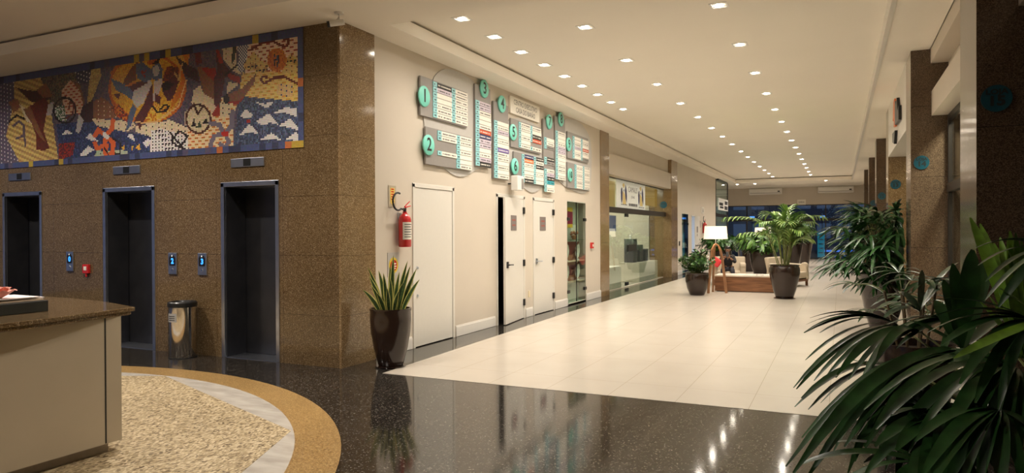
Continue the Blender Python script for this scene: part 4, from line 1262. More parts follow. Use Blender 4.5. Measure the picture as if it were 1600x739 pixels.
def place_light(x, y, z, label, group, power=1.0, spot=True, own=True):
    global used
    o = base_dl if not used else copy_tree(base_dl)
    used = True
    o.location = (x, y, z)
    tag(o, label, 'downlight', group)
    if spot:
        L_ = bpy.data.lights.new('lamp_light', 'SPOT')
        L_.energy = P_SPOT * power
        L_.color = WARM
        L_.spot_size = R(154); L_.spot_blend = 1.0; L_.shadow_soft_size = .06
        lo = bpy.data.objects.new('lamp_light', L_)
        COL.objects.link(lo)
        lo.location = (x, y, z - .03)


rowA = [7.74 + .905 * i for i in range(9)]
for i, y in enumerate(rowA):
    place_light(-4.32, y, ZH, 'ceiling downlight, %s in the short row beside the directory wall' % ordn(i), 'downlights along the left wall', .55)
rowB = [8.77, 10.74, 12.74, 14.85, 16.83, 18.75, 20.6, 22.55, 24.7, 26.65, 28.7, 30.8, 32.75, 34.8, 36.9]
for i, y in enumerate(rowB):
    place_light(-3.04, y, ZH, 'ceiling downlight, %s in the long left row of the corridor' % ordn(i), 'downlights in the left row', 1.05 if y < 20 else 1.3)
rowC = [8.63, 10.57, 12.57, 14.55, 16.55, 18.46, 20.4, 22.4, 24.4, 26.4, 28.45, 30.5, 32.4, 34.55, 36.6]
for i, y in enumerate(rowC):
    place_light(-1.31, y, ZH, 'ceiling downlight, %s in the long right row of the corridor' % ordn(i), 'downlights in the right row', 1.05)
for i, (x, y) in enumerate(((-4.98, 38.9), (-4.08, 38.85), (-.65, 38.15))):
    place_light(x, y, ZS, 'ceiling downlight on the lower far ceiling, %s' % ('leftmost', 'middle one', 'rightmost')[i], 'downlights on the far ceiling', 1.5)
# lobby lamps above and behind the viewer
for i, (x, y, pw) in enumerate(((-2.4, 4.7, .9), (-5.6, 4.7, 1.4), (-8.6, 4.7, 1.4), (-11.8, 4.7, 1.2), (-2.4, .6, .6), (-5.6, .6, .8), (-8.6, .6, .8), (-11.8, .6, .6), (-5.6, -2.4, .4), (-8.6, -2.4, .4))):
    place_light(x, y, 4.30, 'lobby ceiling downlight above the reception area, %s' % ordn(i), 'lobby downlights', pw * P_LOBBY)
for y in (18.6, 20.6, 22.8):  # unseen area lights put in to brighten the jewellery shop inside
    L_ = bpy.data.lights.new('shop_fill', 'AREA'); L_.energy = 60; L_.color = (1, .93, .8); L_.size = .5
    lo = bpy.data.objects.new('shop_fill', L_); COL.objects.link(lo); lo.location = (-6.9, y, 3.25)

# ------------------------------------------------------------------ reception desk
DP = mat('desk_panel', (.46, .39, .29), .28, var=.03, scale=3)
KP = mat('desk_kick', (.30, .25, .21), .4, var=.05)
desk = empty('reception_desk', (0, 0, 0))
tag(desk, 'beige reception desk with brown granite worktop on the pebble floor at left', 'desk')
body = [(-4.80, 3.43), (-4.80, .4), (-5.3, -.6), (-6.9, -.9), (-6.9, 3.60), (-5.8, 3.66)]
MB().prism(body, 2, .085, 1.0).build('front_panel', DP, desk)
MB().prism([(-4.87, 3.37), (-4.87, .4), (-5.36, -.55), (-6.85, -.85), (-6.85, 3.54), (-5.82, 3.60)], 2, .0, .09).build('kick_plate', KP, desk)
MB().box((-4.803, 3.300, .09), (-4.7985, 3.312, 1.0)).build('panel_joint', BLACK, desk)
top = [(-4.80, 3.545), (-4.74, 3.2), (-4.68, 2.8), (-4.655, 2.4), (-4.65, 1.8), (-4.68, 1.1), (-4.78, .3), (-5.2, -.6), (-7.0, -.95), (-7.0, 3.70), (-6.5, 3.83), (-6.0, 3.82), (-5.4, 3.73)]
o = MB().prism(top, 2, 1.022, 1.052).build('worktop', WORKTOP, desk); bev(o, .006, 3)
tc_ = (-5.9, 1.6)
o = MB().prism([(x + (tc_[0] - x) * .012, y + (tc_[1] - y) * .012) for x, y in top], 2, .996, 1.022).build('worktop_lower_layer', WORKTOP, desk); bev(o, .006, 3)
t = empty('document_box', (-5.24, 2.80, 1.052), R(2)); tag(t, 'black box standing on the reception desk worktop', 'box')
bev(MB().box((-.28, -.75, 0), (.13, .30, .078)).build('box', BLACK, t), .004)
for k, (dx, dy, rz, z) in enumerate(((-.02, 0, .5, .079), (-.05, .02, -2.5, .092), (-.01, -.03, 1.5, .103))):
    o = tag(empty('paper_stack', (-5.26 + dx, 2.80 + dy, 1.053 + z), R(rz)), ('cream paper pad, lowest on the black box', 'white paper pile in the middle on the black box', 'white paper sheets, topmost on the black box')[k], 'paper', 'papers on the black box')
    MB().box((-.26, -.72, 0), (.13, .29, (.010, .009, .004)[k])).build('sheets', (mat('cream_card', (.70, .55, .40), .7), mat('white_paper', (.85, .80, .80), .7), mat('white_paper', (.85, .80, .80)))[k], o)
fl = empty('pink_flower', (-5.22, 2.84, 1.162)); tag(fl, 'pink flower with yellow centre lying on the papers', 'flower')
PK = mat('pink_petal', (.80, .33, .25), .6, var=.15)
m = MB()
for ring_, (np_, rr, hh, wd) in enumerate(((7, .085, .055, .034), (6, .06, .075, .028), (5, .035, .08, .02))):
    for q in range(np_):
        a = 2 * PI * q / np_ + ring_ * .4
        e_ = Vector((math.cos(a), math.sin(a), 0))
        m.blade([e_ * .008, e_ * rr * .6 + Vector((0, 0, hh * .5)), e_ * rr + Vector((0, 0, hh * .95)), e_ * rr * 1.15 + Vector((0, 0, hh * .9))], wd, (0, 0, 1), prof=lambda q: math.sin(PI * min(1, q * .75 + .12)))
m.build('petals', PK, fl, smooth=True)
MB().lathe([(0, 0), (.014, 0), (.018, .05), (0, .065)], n=10).build('yellow_centre', SNAKEY, fl, smooth=True)
MB().tube([(0, 0, .01), (-.05, -.14, .02), (-.04, -.3, .01)], .005).build('stem', STEMG, fl)

# ------------------------------------------------------------------ lobby small things
t = empty('waste_bin', (-7.73, 6.38, 0)); tag(t, 'round polished steel waste bin with black rim between the lifts', 'bin')
MB().lathe([(0, .0), (.165, 0), (.17, .012), (.17, .66), (.165, .665), (0, .665)], n=40).build('steel_drum', STEELB, t, smooth=True)
MB().lathe([(.172, .655), (.178, .66), (.178, .71), (.165, .725), (.14, .725), (.12, .68), (0, .67)], n=40, cap=False).build('rim', BLACK, t, smooth=True)
MB().lathe([(0, -.001), (.172, 0), (.172, .012), (0, .012)], n=40).build('foot_ring', RUB, t)
lb = MB(); vs = []
for q in range(9):
    a = R(-112 + 48 * q / 8)
    for zz in (.47, .58): vs.append((.1712 * math.cos(a), .1712 * math.sin(a), zz))
lb.add(vs, [(2 * q, 2 * q + 2, 2 * q + 3, 2 * q + 1) for q in range(8)])
nlb = lb.build('notice_label', mat('bin_label', (.35, .34, .33), .5), t)
lb = MB()
for zz in (.54, .515, .49):
    vs = []
    for q in range(7):
        a = R(-106 + 34 * q / 6)
        for dz in (0, .010): vs.append((.1718 * math.cos(a), .1718 * math.sin(a), zz + dz))
    lb.add(vs, [(2 * q, 2 * q + 2, 2 * q + 3, 2 * q + 1) for q in range(6)])
lb.build('label_print', INK, nlb)
t = empty('security_camera', (-5.14, 6.35, ZS)); tag(t, 'white and black bullet camera under the ceiling at the granite corner', 'camera')
MB().lathe([(0, -.02), (.05, -.02), (.055, 0), (0, 0)], n=20).build('ceiling_base', ACW, t)
MB().tube([(0, 0, -.02), (0, 0, -.07), (-.02, -.02, -.10)], .014).build('arm', ACW, t)
o = MB().tube([(.06, .02, -.11), (-.08, -.07, -.14)], .032, 14).build('body', ACW, t, smooth=True)
MB().tube([(-.075, -.066, -.139), (-.10, -.083, -.145)], .034, 14).build('lens_hood', BLACK, t, smooth=True)

# ------------------------------------------------------------------ potted plants
def pot(root, prof, mat_=POTM, saucer=True, soil=True, wood_=False):
    p = MB().lathe(prof + [(prof[-1][0] - .02, prof[-1][1]), (prof[-1][0] - .03, prof[-1][1] - .07), (0, prof[-1][1] - .07)], n=44, cap=False)
    po = p.build('pot', mat_, root, smooth=True)
    if saucer:
        MB().lathe([(0, 0), (prof[0][0] + .045, 0), (prof[0][0] + .055, .018), (prof[0][0] + .01, .018)], n=40, cap=False).build('saucer', mat_, root, smooth=True)
    MB().lathe([(0, prof[-1][1] - .055), (prof[-1][0] - .028, prof[-1][1] - .06)], n=32, cap=False).build('soil', SOIL, po)


TALL = [(.135, .015), (.15, .03), (.20, .22), (.235, .42), (.245, .56), (.242, .66), (.25, .68), (.25, .70)]


def curve3(a, b, c, n=7):
    a, b, c = Vector(a), Vector(b), Vector(c)
    return [a * (1 - t) ** 2 + b * 2 * t * (1 - t) + c * t * t for t in [i / n for i in range(n + 1)]]


# snake plant at the granite corner
t = empty('snake_plant', (-4.88, 6.95, 0)); tag(t, 'snake plant with yellow leaf margins in a tall brown pot at the granite corner', 'plant')
pot(t, TALL)
q_ = random.Random(11)
m = MB(); m2 = MB()
hs = [(-.20, .38, 0), (-.14, .12, 0), (-.02, .50, .1), (.03, .62, .0), (.02, .36, -.1), (.07, .42, .1), (.12, .30, 0), (.19, .50, 0), (.24, .46, .05), (-.08, .30, .1), (-.16, .28, -.1), (.10, .22, -.12), (.0, .25, -.15), (-.05, .42, -.08), (.15, .38, .08), (.05, .3, .15), (-.12, .44, .05)]
hs += [(-.26, .22, 0), (.28, .34, -.05), (.21, .26, .1), (-.1, .2, -.15), (.16, .55, .02), (-.22, .48, .04)]
for k, (lean, h_, dy) in enumerate(hs):
    # lean is along the screen-wide direction of the wall side
    rx = Vector((math.cos(YAW), math.sin(YAW), 0)); ry = Vector((-math.sin(YAW), math.cos(YAW), 0))
    b0 = rx * lean * .45 + ry * dy * .6 + Vector((0, 0, .62))
    tip = rx * (lean * 1.28) + ry * dy * 1.3 + Vector((0, 0, .69 + h_ * 1.04))
    mid = (b0 + tip) / 2 + rx * (-.12 * lean) + Vector((0, 0, .04))
    nr = (ry + rx * q_.uniform(-.7, .7)).normalized()
    pts = curve3(b0, mid, tip, 9)
    pf = lambda q: (.55 + .45 * min(1, q * 2.5)) * (1 - q ** 3.2) + .02
    wd = .030 + .008 * q_.random()
    m.blade(pts, wd, nr, .16, prof=pf)
    m2.blade([p + nr * -.0015 for p in pts], wd * .70, nr, .16, prof=lambda q: pf(q) - .05)
    m2.blade([p + nr * .0015 for p in pts], wd * .70, nr, .16, prof=lambda q: pf(q) - .05)
m.build('leaf_margins', SNAKEY, t, smooth=True)
m2.build('leaves', SNAKE, t, smooth=True)


def bush(name, x, y, label, prof, top_z, rad, n_st, leaf, lw, mats, seed, cat='plant', group=None, droop=.3, pm=POTM, up=.5, jit=1., step=6):
    """pot with many stems that carry pairs of oval leaves"""
    q = random.Random(seed)
    t = empty(name, (x, y, 0)); tag(t, label, cat, group)
    pot(t, prof, pm, saucer=False)
    z0 = prof[-1][1] - .06
    f1, f2, st = MB(), MB(), MB()
    for k in range(n_st):
        a = q.uniform(0, 2 * PI); rr = math.sqrt(q.random())
        b0 = Vector((.12 * rr * math.cos(a), .12 * rr * math.sin(a), z0))
        H_ = (top_z - z0) * (1 - .45 * rr * rr) * q.uniform(.75, 1.0)
        tip = Vector((rad * rr * math.cos(a), rad * rr * math.sin(a), z0 + H_))
        mid = b0 + (tip - b0) * .5 + Vector((-.15 * rad * rr * math.cos(a), -.15 * rad * rr * math.sin(a), H_ * .12))
        pts = curve3(b0, mid, tip, 8)
        st.tube(pts, [.007] * 8 + [.003], 5)
        for i in range(2, 9):
            p = pts[i]
            dirn = (pts[i] - pts[i - 1]).normalized()
            for s in range(2 if i < 8 else 3):
                az = q.uniform(0, 2 * PI)
                side = dirn.cross(Vector((math.cos(az), math.sin(az), .1))).normalized()
                L_ = leaf * q.uniform(.7, 1.15)
                d_ = (side + dirn * up).normalized()
                c1 = p + d_ * L_ * .55
                c2 = p + d_ * L_ + Vector((0, 0, -droop * L_))
                (f1 if q.random() < .6 else f2).blade(curve3(p, c1, c2, 4), lw * q.uniform(.8, 1.1), dirn if abs(dirn.dot(d_)) < .95 else Vector((0, 0, 1)), .12,
                                                      prof=lambda q2: math.sin(PI * min(1, q2 * .86 + .08)) ** .7 + .02)
    st.build('stems', STEMG, t)
    f1.build('foliage', mats[0], t, smooth=True)
    f2.build('foliage', mats[1], t, smooth=True)
    return t


ROUND = [(.17, .0), (.19, .03), (.25, .18), (.285, .36), (.29, .48), (.275, .53), (.285, .545), (.285, .56)]
CONIC = [(.16, .0), (.18, .03), (.26, .35), (.33, .72), (.35, .88), (.36, .90), (.36, .92)]
CONIC2 = [(.15, .0), (.17, .03), (.24, .45), (.31, .85), (.34, 1.05), (.345, 1.10)]
bush('zamioculcas_plant', -3.26, 17.85, 'bushy green plant in a round brown pot left of the tripod lamp', ROUND, 1.15, .44, 60, .10, .028, (LEAFM, LEAFD), 3, droop=.1, up=.9)
WIDE = [(.22, .0), (.24, .03), (.32, .3), (.38, .6), (.40, .82), (.40, .88)]
bush('leafy_plant', -2.52, 26.0, 'broad leafy plant in a big dark pot behind the wooden table', WIDE, 1.62, .80, 70, .26, .05, (LEAFM, LEAFB), 5, droop=.45, up=.6)
bush('leafy_plant', -4.05, 26.9, 'leafy plant behind the seated person', WIDE, 1.5, .72, 64, .24, .05, (LEAFM, LEAFD), 6, droop=.4, up=.6)
bush('leafy_plant', -3.3, 29.0, 'leafy plant in the gap left of the big dark pot', WIDE, 1.45, .6, 34, .24, .05, (LEAFM, LEAFD), 16, droop=.4, up=.6)
bush('leafy_plant', -1.62, 28.3, 'leafy plant in a dark pot behind the white-seated armchair', CONIC2, 1.95, .65, 70, .30, .055, (LEAFM, LEAFB), 8, droop=.4, up=.6)
bpy.data.objects['leafy_plant.003']['label'] = 'leafy plant in a dark tall pot right behind the beige armchair'
bush('leafy_plant', -1.45, 33.6, 'leafy plant in the farthest dark tapering pot', CONIC2, 1.9, .5, 34, .26, .05, (LEAFM, LEAFD), 9, droop=.4, up=.6)

# kentia palm
t = empty('kentia_palm', (-1.20, 17.7, 0)); tag(t, 'tall kentia palm in a glossy brown urn in front of the beige armchair', 'plant')
URN = [(.19, .015), (.20, .03), (.255, .2), (.315, .45), (.345, .62), (.34, .72), (.315, .775), (.335, .785), (.335, .80)]
pot(t, URN)
q_ = random.Random(21)
st, f1, f2 = MB(), MB(), MB()
rx = Vector((math.cos(YAW), math.sin(YAW), 0)); ry = Vector((-math.sin(YAW), math.cos(YAW), 0))
spec = [(-1.15, .1, 1.98, .9), (-.9, -.1, 1.6, .9), (.8, .1, 2.0, .9), (-.55, -.2, 1.85, .9), (-.25, .3, 2.05, 1.), (.05, -.1, 2.15, 1.), (.25, .2, 2.02, 1.), (.42, -.25, 1.98, 1.), (.62, .1, 1.85, .9), (.35, .4, 1.7, .9), (-.1, -.45, 1.85, .9), (-.35, .0, 1.65, .9), (.15, -.5, 1.65, .9), (.55, .3, 1.5, .8), (.0, .3, 1.75, .9), (-.05, 0, 1.95, 1), (.2, 0, 1.7, 1), (.5, -.1, 1.45, .8), (.1, .1, 1.5, .8)]
for k, (a, b_, zt, sc) in enumerate(spec):
    base = rx * (a * .12) + ry * (b_ * .12) + Vector((0, 0, .74))
    kn = rx * (a * .30) + ry * (b_ * .3) + Vector((0, 0, .74 + (zt - .74) * .55))
    tip = rx * a * 1.15 + ry * b_ + Vector((0, 0, zt))
    c1 = rx * (a * .35) + ry * (b_ * .35) + Vector((0, 0, zt + .05))
    stem = curve3(base, (base + kn) / 2, kn, 4) + curve3(kn, c1, tip + Vector((0, 0, -.05)), 12)[1:]
    st.tube(stem, [.010] * 5 + [.008 - .0005 * i for i in range(12)], 6)
    for i in range(5, len(stem)):
        p = stem[i]; tt = (stem[min(i + 1, len(stem) - 1)] - stem[i - 1]).normalized()
        sd = tt.cross(Vector((0, 0, 1)))
        if sd.length < .05: sd = rx.copy()
        sd.normalize()
        q01 = (i - 5) / (len(stem) - 6)
        ln = .44 * sc * (math.sin(PI * min(1, .25 + q01 * .7)) ** .7 + .1)
        for s in (-1, 1):
            for off in (0, .5):
                pp = p + (tt * .02 * off)
                d_ = (sd * s + tt * (.75 + .3 * q01)).normalized()
                e_ = pp + d_ * ln + Vector((0, 0, -.13 * sc))
                (f1 if q_.random() < .5 else f2).blade(curve3(pp, pp + d_ * ln * .55 + Vector((0, 0, .02)), e_, 4), .018, (0, 0, 1), .2)
st.build('stems', STEMG, t, smooth=True)
f1.build('fronds', LEAFL, t, smooth=True)
f2.build('fronds', LEAFB, t, smooth=True)


# rhapis (lady palm) plants
XCL = None
def fan(mb, hub, tips, wd, q, sag=.12, up=(0, 0, 1)):
    """one palmate leaf: stiff segments from the hub to each tip"""
    hub = Vector(hub)
    for tp in tips:
        tp = Vector(tp)
        if XCL is not None:
            tp.x = min(tp.x, XCL)
        L_ = max(.05, (tp - hub).length)
        mid = hub + (tp - hub) * .5 + Vector((0, 0, sag * L_ * 2.0))
        d_ = (tp - hub).normalized()
        nr = (Vector(up) + Vector((q.uniform(-.35, .35), q.uniform(-.35, .35), 0))).normalized()
        if abs(d_.dot(nr)) > .9: nr = (nr + Vector((.6, -.7, 0))).normalized()
        mb.blade(curve3(hub, mid, tp, 9), wd * q.uniform(.85, 1.1), nr, .10, prof=lambda s: min(1, .30 + s * 2.6) * (1 - max(0, s - .55) ** 2 * 3.6) if s < .98 else .16)


def auto_fan(mb, st, base, hub, q, n, ln, wd, droop):
    base, hub = Vector(base), Vector(hub)
    d = (hub - base); d.z *= .3
    if d.length < .02: d = Vector((1, 0, 0))
    d.normalize()
    side = d.cross(Vector((0, 0, 1))).normalized()
    st.tube(curve3(base, (base + hub) / 2 + Vector((0, 0, .06)), hub, 5), .004, 5)
    tips = []
    for k in range(n):
        a = R(-105 + 210 * k / (n - 1)) + q.uniform(-.06, .06)
        v = d * math.cos(a) + side * math.sin(a)
        l_ = ln * (.78 + .22 * math.cos(a)) * q.uniform(.9, 1.1)
        tips.append(hub + v * l_ + Vector((0, 0, .12 * l_ * math.cos(a) - droop * l_ * q.uniform(.7, 1.2))))
    fan(mb, hub, tips, wd, q)


def rhapis(x, y, label, prof, zt, spread, n_fans, seed, ln=.34, wd=.02, name='lady_palm', nb=8, canes=7, zlow=None, mats=(LEAFD, LEAFM), droop=.3):
    global XCL
    XCL = .84 - x
    q = random.Random(seed)
    t = empty(name, (x, y, 0)); tag(t, label, 'plant')
    pot(t, prof, saucer=False)
    z0 = prof[-1][1] - .06
    zl = zlow or z0 + .1
    cn, st, f1, f2 = MB(), MB(), MB(), MB()
    cs = []
    for k in range(canes):
        a = 2 * PI * k / canes + q.uniform(-.3, .3); r_ = q.uniform(.03, .15)
        h_ = z0 + (zt - z0) * q.uniform(.55, .9)
        b0 = Vector((r_ * math.cos(a), r_ * math.sin(a), z0)); t0 = Vector((r_ * 1.9 * math.cos(a), r_ * 1.9 * math.sin(a), h_))
        cn.tube([b0, (b0 + t0) / 2, t0], .010, 7); cs.append((b0, t0))
    for k in range(n_fans):
        b0, t0 = cs[k % canes]
        s = q.uniform(.35, 1.0)
        base = b0.lerp(t0, s)
        a = q.uniform(0, 2 * PI) if k % 3 else math.atan2(t0.y, t0.x) + q.uniform(-.8, .8)
        zz = zl + (zt - zl) * q.uniform(.1, 1) ** .9
        rr = spread * q.uniform(.25, .75) * (1 - .35 * max(0, (zz - zl) / (zt - zl)) ** 2)
        hub = Vector((min(XCL - .06, base.x + rr * math.cos(a)), base.y + rr * math.sin(a), max(zz, base.z - .05) * .5 + zz * .5))
        auto_fan(f1 if q.random() < .75 else f2, st, base, hub, q, nb, ln, wd, droop)
    cn.build('cane', CANE, t, smooth=True); st.build('leaf_stalks', STEMG, t)
    f1.build('foliage', mats[0], t, smooth=True)
    f2.build('foliage', mats[1], t, smooth=True)
    return t


pa = deep(1405, 480, 12.9)
rhapis(.60, 12.5, 'dark lady palm in a tall tapering pot beside the second pillar of the right side', CONIC, 1.92, .88, 115, 31, ln=.46, wd=.026, canes=11, zlow=.42, mats=(LEAFD, LEAFD), droop=.5)
pb = deep(1428, 537, 5.6)
tb = rhapis(pb.x, pb.y, 'lady palm in a brown pot beside the pillar numbered 15', [(.17, 0), (.19, .03), (.25, .25), (.285, .5), (.29, .66), (.285, .70)], 1.25, .5, 13, 37, ln=.30, wd=.017, canes=6, zlow=.8, mats=(LEAFD, LEAFD))
# pale broad segments of that palm facing the viewer
XCL = None
q_ = random.Random(5)
f = MB()
H_ = deep(1436, 487, 5.2) - tb.location
fan(f, H_, [deep(px, py, dd) - tb.location for px, py, dd in ((1400, 455, 5.0), (1441, 422, 5.3), (1498, 410, 5.4), (1500, 432, 5.5), (1372, 482, 4.9), (1380, 498, 4.9), (1480, 450, 5.5))], .030, q_, .10)
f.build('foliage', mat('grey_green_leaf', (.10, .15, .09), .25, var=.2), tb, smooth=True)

# nearest lady palm, its pot below the frame
pc = deep(1560, 700, 2.55)
tc2 = rhapis(.62, 2.30, 'nearest lady palm with long drooping glossy leaves in the right foreground', [(.17, 0), (.19, .03), (.25, .25), (.285, .5), (.29, .60), (.285, .64)], 1.12, .42, 7, 41, ln=.34, wd=.017, canes=6, zlow=.72, mats=(LEAFD, LEAFD))
XCL = None
oc = tc2.location
f, g2, st = MB(), MB(), MB()


def F(mb, hub, tips, wd=.017, sag=.10, bs=None):
    h = deep(*hub) - oc
    tp = [deep(*p) - oc for p in tips]
    more = []
    for a_, b_ in zip(tp, tp[1:]):
        more.append(a_)
        if (a_ - h).angle(b_ - h) < .75:
            m_ = (a_ + b_) / 2
            more.append(h + (m_ - h) * (1.0 + q_.uniform(.0, .12)))
    more.append(tp[-1])
    fan(mb, h, more, wd * 1.02, q_, sag)
    if bs is None: bs = Vector((0, 0, .85))
    st.tube(curve3(bs, (bs + h) / 2 + Vector((0, 0, .08)), h, 6), .004, 5)


F(f, (1402, 508, 2.7), [(1265, 497, 2.6), (1259, 518, 2.45), (1281, 520, 2.5), (1240, 606, 2.35), (1272, 595, 2.5), (1306, 590, 2.6)], .013, .09)
F(f, (1440, 520, 2.6), [(1308, 586, 2.3), (1345, 600, 2.3), (1370, 560, 2.3)], .017, .12)
F(f, (1545, 562, 2.3), [(1240, 739, 2.0), (1262, 745, 2.05), (1253, 684, 2.2), (1330, 672, 2.1), (1352, 700, 2.0), (1368, 640, 2.2)], .020, .17)
F(f, (1420, 580, 2.5), [(1252, 622, 2.3), (1263, 640, 2.3), (1286, 598, 2.4), (1300, 655, 2.3), (1325, 739, 2.25), (1350, 698, 2.2)], .014, .13)
F(f, (1478, 655, 2.0), [(1350, 745, 1.8), (1392, 650, 1.9), (1420, 755, 1.75), (1462, 770, 1.7), (1500, 775, 1.7), (1545, 760, 1.75), (1585, 730, 1.85), (1600, 672, 2.0), (1440, 640, 2.1)], .021, .10)
F(f, (1585, 575, 2.1), [(1350, 640, 1.9), (1390, 700, 1.9), (1470, 700, 1.8), (1540, 720, 1.8), (1590, 740, 1.8), (1640, 720, 1.9), (1420, 590, 2.2), (1440, 560, 2.3)], .020, .14)
F(f, (1505, 545, 2.3), [(1548, 396, 2.5), (1489, 412, 2.5), (1462, 470, 2.5), (1590, 480, 2.4), (1420, 500, 2.4), (1600, 540, 2.3)], .030, .03)
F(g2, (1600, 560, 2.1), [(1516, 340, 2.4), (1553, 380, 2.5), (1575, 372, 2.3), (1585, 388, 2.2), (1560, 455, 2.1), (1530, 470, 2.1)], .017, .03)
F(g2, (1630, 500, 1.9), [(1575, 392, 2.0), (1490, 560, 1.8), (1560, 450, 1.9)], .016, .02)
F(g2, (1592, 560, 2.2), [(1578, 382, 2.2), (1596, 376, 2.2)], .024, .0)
F(f, (1450, 640, 2.2), [(1392, 560, 2.3), (1350, 600, 2.2), (1340, 690, 2.1), (1420, 720, 2.1)], .018, .08)
F(f, (1640, 388, 1.9), [(1524, 388, 1.8), (1540, 440, 1.8), (1560, 480, 1.9)], .014, .08)
F(f, (1610, 500, 2.0), [(1440, 500, 2.0), (1470, 540, 1.9), (1450, 470, 2.1), (1500, 600, 1.8), (1560, 640, 1.8)], .018, .10)
F(f, (1560, 640, 1.9), [(1440, 745, 1.7), (1480, 760, 1.7), (1530, 770, 1.7), (1600, 760, 1.7), (1430, 690, 1.8), (1640, 700, 1.8)], .020, .12)
F(f, (1450, 600, 2.3), [(1350, 660, 2.1), (1370, 720, 2.1), (1400, 745, 2.1), (1450, 745, 2.1), (1500, 700, 2.1), (1335, 610, 2.3)], .018, .12)
F(f, (1500, 500, 2.6), [(1380, 530, 2.5), (1400, 545, 2.5), (1360, 520, 2.6), (1560, 520, 2.5), (1470, 560, 2.4)], .016, .10)
F(g2, (1395, 590, 2.4), [(1320, 560, 2.4), (1340, 640, 2.3), (1386, 720, 2.2)], .010, .05)
f.build('foliage', LEAFD, tc2, smooth=True)
g2.build('foliage', mat('bright_backlit_leaf', (.13, .26, .02), .4, var=.4), tc2, smooth=True)  # brighter green puts the light from behind into the leaf colour
st.build('leaf_stalks', STEMG, tc2)

# ------------------------------------------------------------------ seating group
t = empty('wooden_table', (-2.18, 19.55, 0)); tag(t, 'low wooden box table with pale top beside the tripod lamp', 'table')
bev(MB().box((-.85, -.42, .02), (.85, .42, .40)).build('box_body', WOODT, t), .006)
bev(MB().box((-.86, -.43, .40), (.86, .43, .44)).build('top', mat('pale_stone_top', (.62, .55, .46), .35, var=.05, scale=8), t), .006)
MB().box((-.80, -.40, 0), (.80, .40, .02)).build('plinth', BLACK, t)
t = empty('white_stones', (0, 0, 0)); tag(t, 'white decorative stones lying on the right end of the wooden table', 'stones', kind='stuff')
q_ = random.Random(2); m = MB()
for k in range(40):
    r_ = q_.uniform(.015, .03)
    m.lathe([(0, 0), (r_, r_ * .3), (r_ * .8, r_ * .8), (0, r_)], (-1.75 + q_.uniform(-.25, .3), 19.3 + q_.uniform(-.15, .25), .44), 8)
o = m.build('white_stones_heap', PORC, None, smooth=True)
bpy.data.objects.remove(t); o.name = 'white_stones'; tag(o, 'white decorative stones lying on the right end of the wooden table', 'stones', kind='stuff')


def tripod_lamp(x, y, label, rz=0):
    t = empty('tripod_floor_lamp', (x, y, 0), rz); tag(t, label, 'floor lamp', 'tripod floor lamps')
    for k in range(3):
        a = R(90 + 15 + 120 * k)
        e_ = Vector((math.cos(a), math.sin(a), 0))
        p = MB()
        pts = [e_ * .27 + Vector((0, 0, 0.0)), e_ * .22 + Vector((0, 0, .45)), e_ * .165 + Vector((0, 0, .9)), e_ * .12 + Vector((0, 0, 1.12)), e_ * .06 + Vector((0, 0, 1.24)), Vector((0, 0, 1.27))]
        sd = Vector((0, 0, 1)).cross(e_).normalized()
        vs, fs = [], []
        for i, c_ in enumerate(pts):
            w_ = .022; h_ = .03 if i < 4 else .02
            for s1, s2 in ((-1, -1), (1, -1), (1, 1), (-1, 1)):
                vs.append(c_ + sd * w_ * s1 + (e_ if i < 4 else Vector((0, 0, 1)) * .8 + e_ * .3) * h_ * s2)
        for i in range(5):
            for s in range(4):
                fs.append((4 * i + s, 4 * i + (s + 1) % 4, 4 * i + 4 + (s + 1) % 4, 4 * i + 4 + s))
        fs += [(3, 2, 1, 0), (20, 21, 22, 23)]
        p.add(vs, fs); bev(p.build('leg', WOODL, t), .004)
    MB().tube([(0, 0, 1.25), (0, 0, 1.45)], .012).build('pole', STEEL, t)
    sh = MB().lathe([(.30, 1.40), (.275, 1.73), (.272, 1.73), (.297, 1.40)], n=40, cap=False)
    m = bpy.data.materials.get('lit_lamp_shade')
    if not m:
        m = emis('lit_lamp_shade', (.95, .84, .68), .75); 
    sh.build('lamp_shade', m, t, smooth=True)
    MB().lathe([(0, 0), (.03, .01), (.04, .05), (.02, .1), (0, .1)], (0, 0, 1.46), 14).build('bulb', emis('bulb_glow', (1, .85, .6), 8), t, smooth=True)
    L_ = bpy.data.lights.new('lamp_light', 'POINT'); L_.energy = 14; L_.color = (1, .82, .6); L_.shadow_soft_size = .08
    lo = bpy.data.objects.new('lamp_light', L_); COL.objects.link(lo); lo.parent = t; lo.location = (0, 0, 1.62)
    return t


tripod_lamp(-2.93, 18.65, 'wooden tripod floor lamp with lit white shade left of the wooden table', R(10))
lp = deep(1192, 400, 26.1)
tripod_lamp(lp.x, lp.y, 'tripod floor lamp whose lit shade shows among the plants behind the table', R(40))


def armchair(x, y, rz, label):
    t = empty('beige_armchair', (x, y, 0), rz); tag(t, label, 'armchair', 'beige armchairs')
    bev(MB().box((-.36, -.40, .22), (.36, .36, .42)).build('seat', FAB, t), .05, 4)
    bev(MB().prism([(.22, .26), (.40, .26), (.52, .82), (.40, .84), (.28, .45)], 0, -.48, .48).build('backrest', FAB, t), .04, 4)
    for s in (-1, 1):
        m = MB()
        pr = [(-.42, .18)]
        pr += [(-.40 + .09 - .10 * math.cos(a), .58 + .10 * math.sin(a)) for a in [R(-30 + 30 * k) for k in range(7)]]
        pr += [(.42, .66), (.46, .18)]
        m.prism(pr, 0, s * .40 - .08, s * .40 + .08)
        bev(m.build('armrest', FAB, t), .035, 4)
    MB().box((-.44, -.40, .14), (.44, .42, .20)).build('wood_base', WOODT, t)
    for sx in (-1, 1):
        for sy in (-1, 1):
            bev(MB().box((sx * .40 - .03, sy * .37 - .03, 0), (sx * .40 + .03, sy * .37 + .03, .16)).build('leg', WOODT, t), .005)
    return t


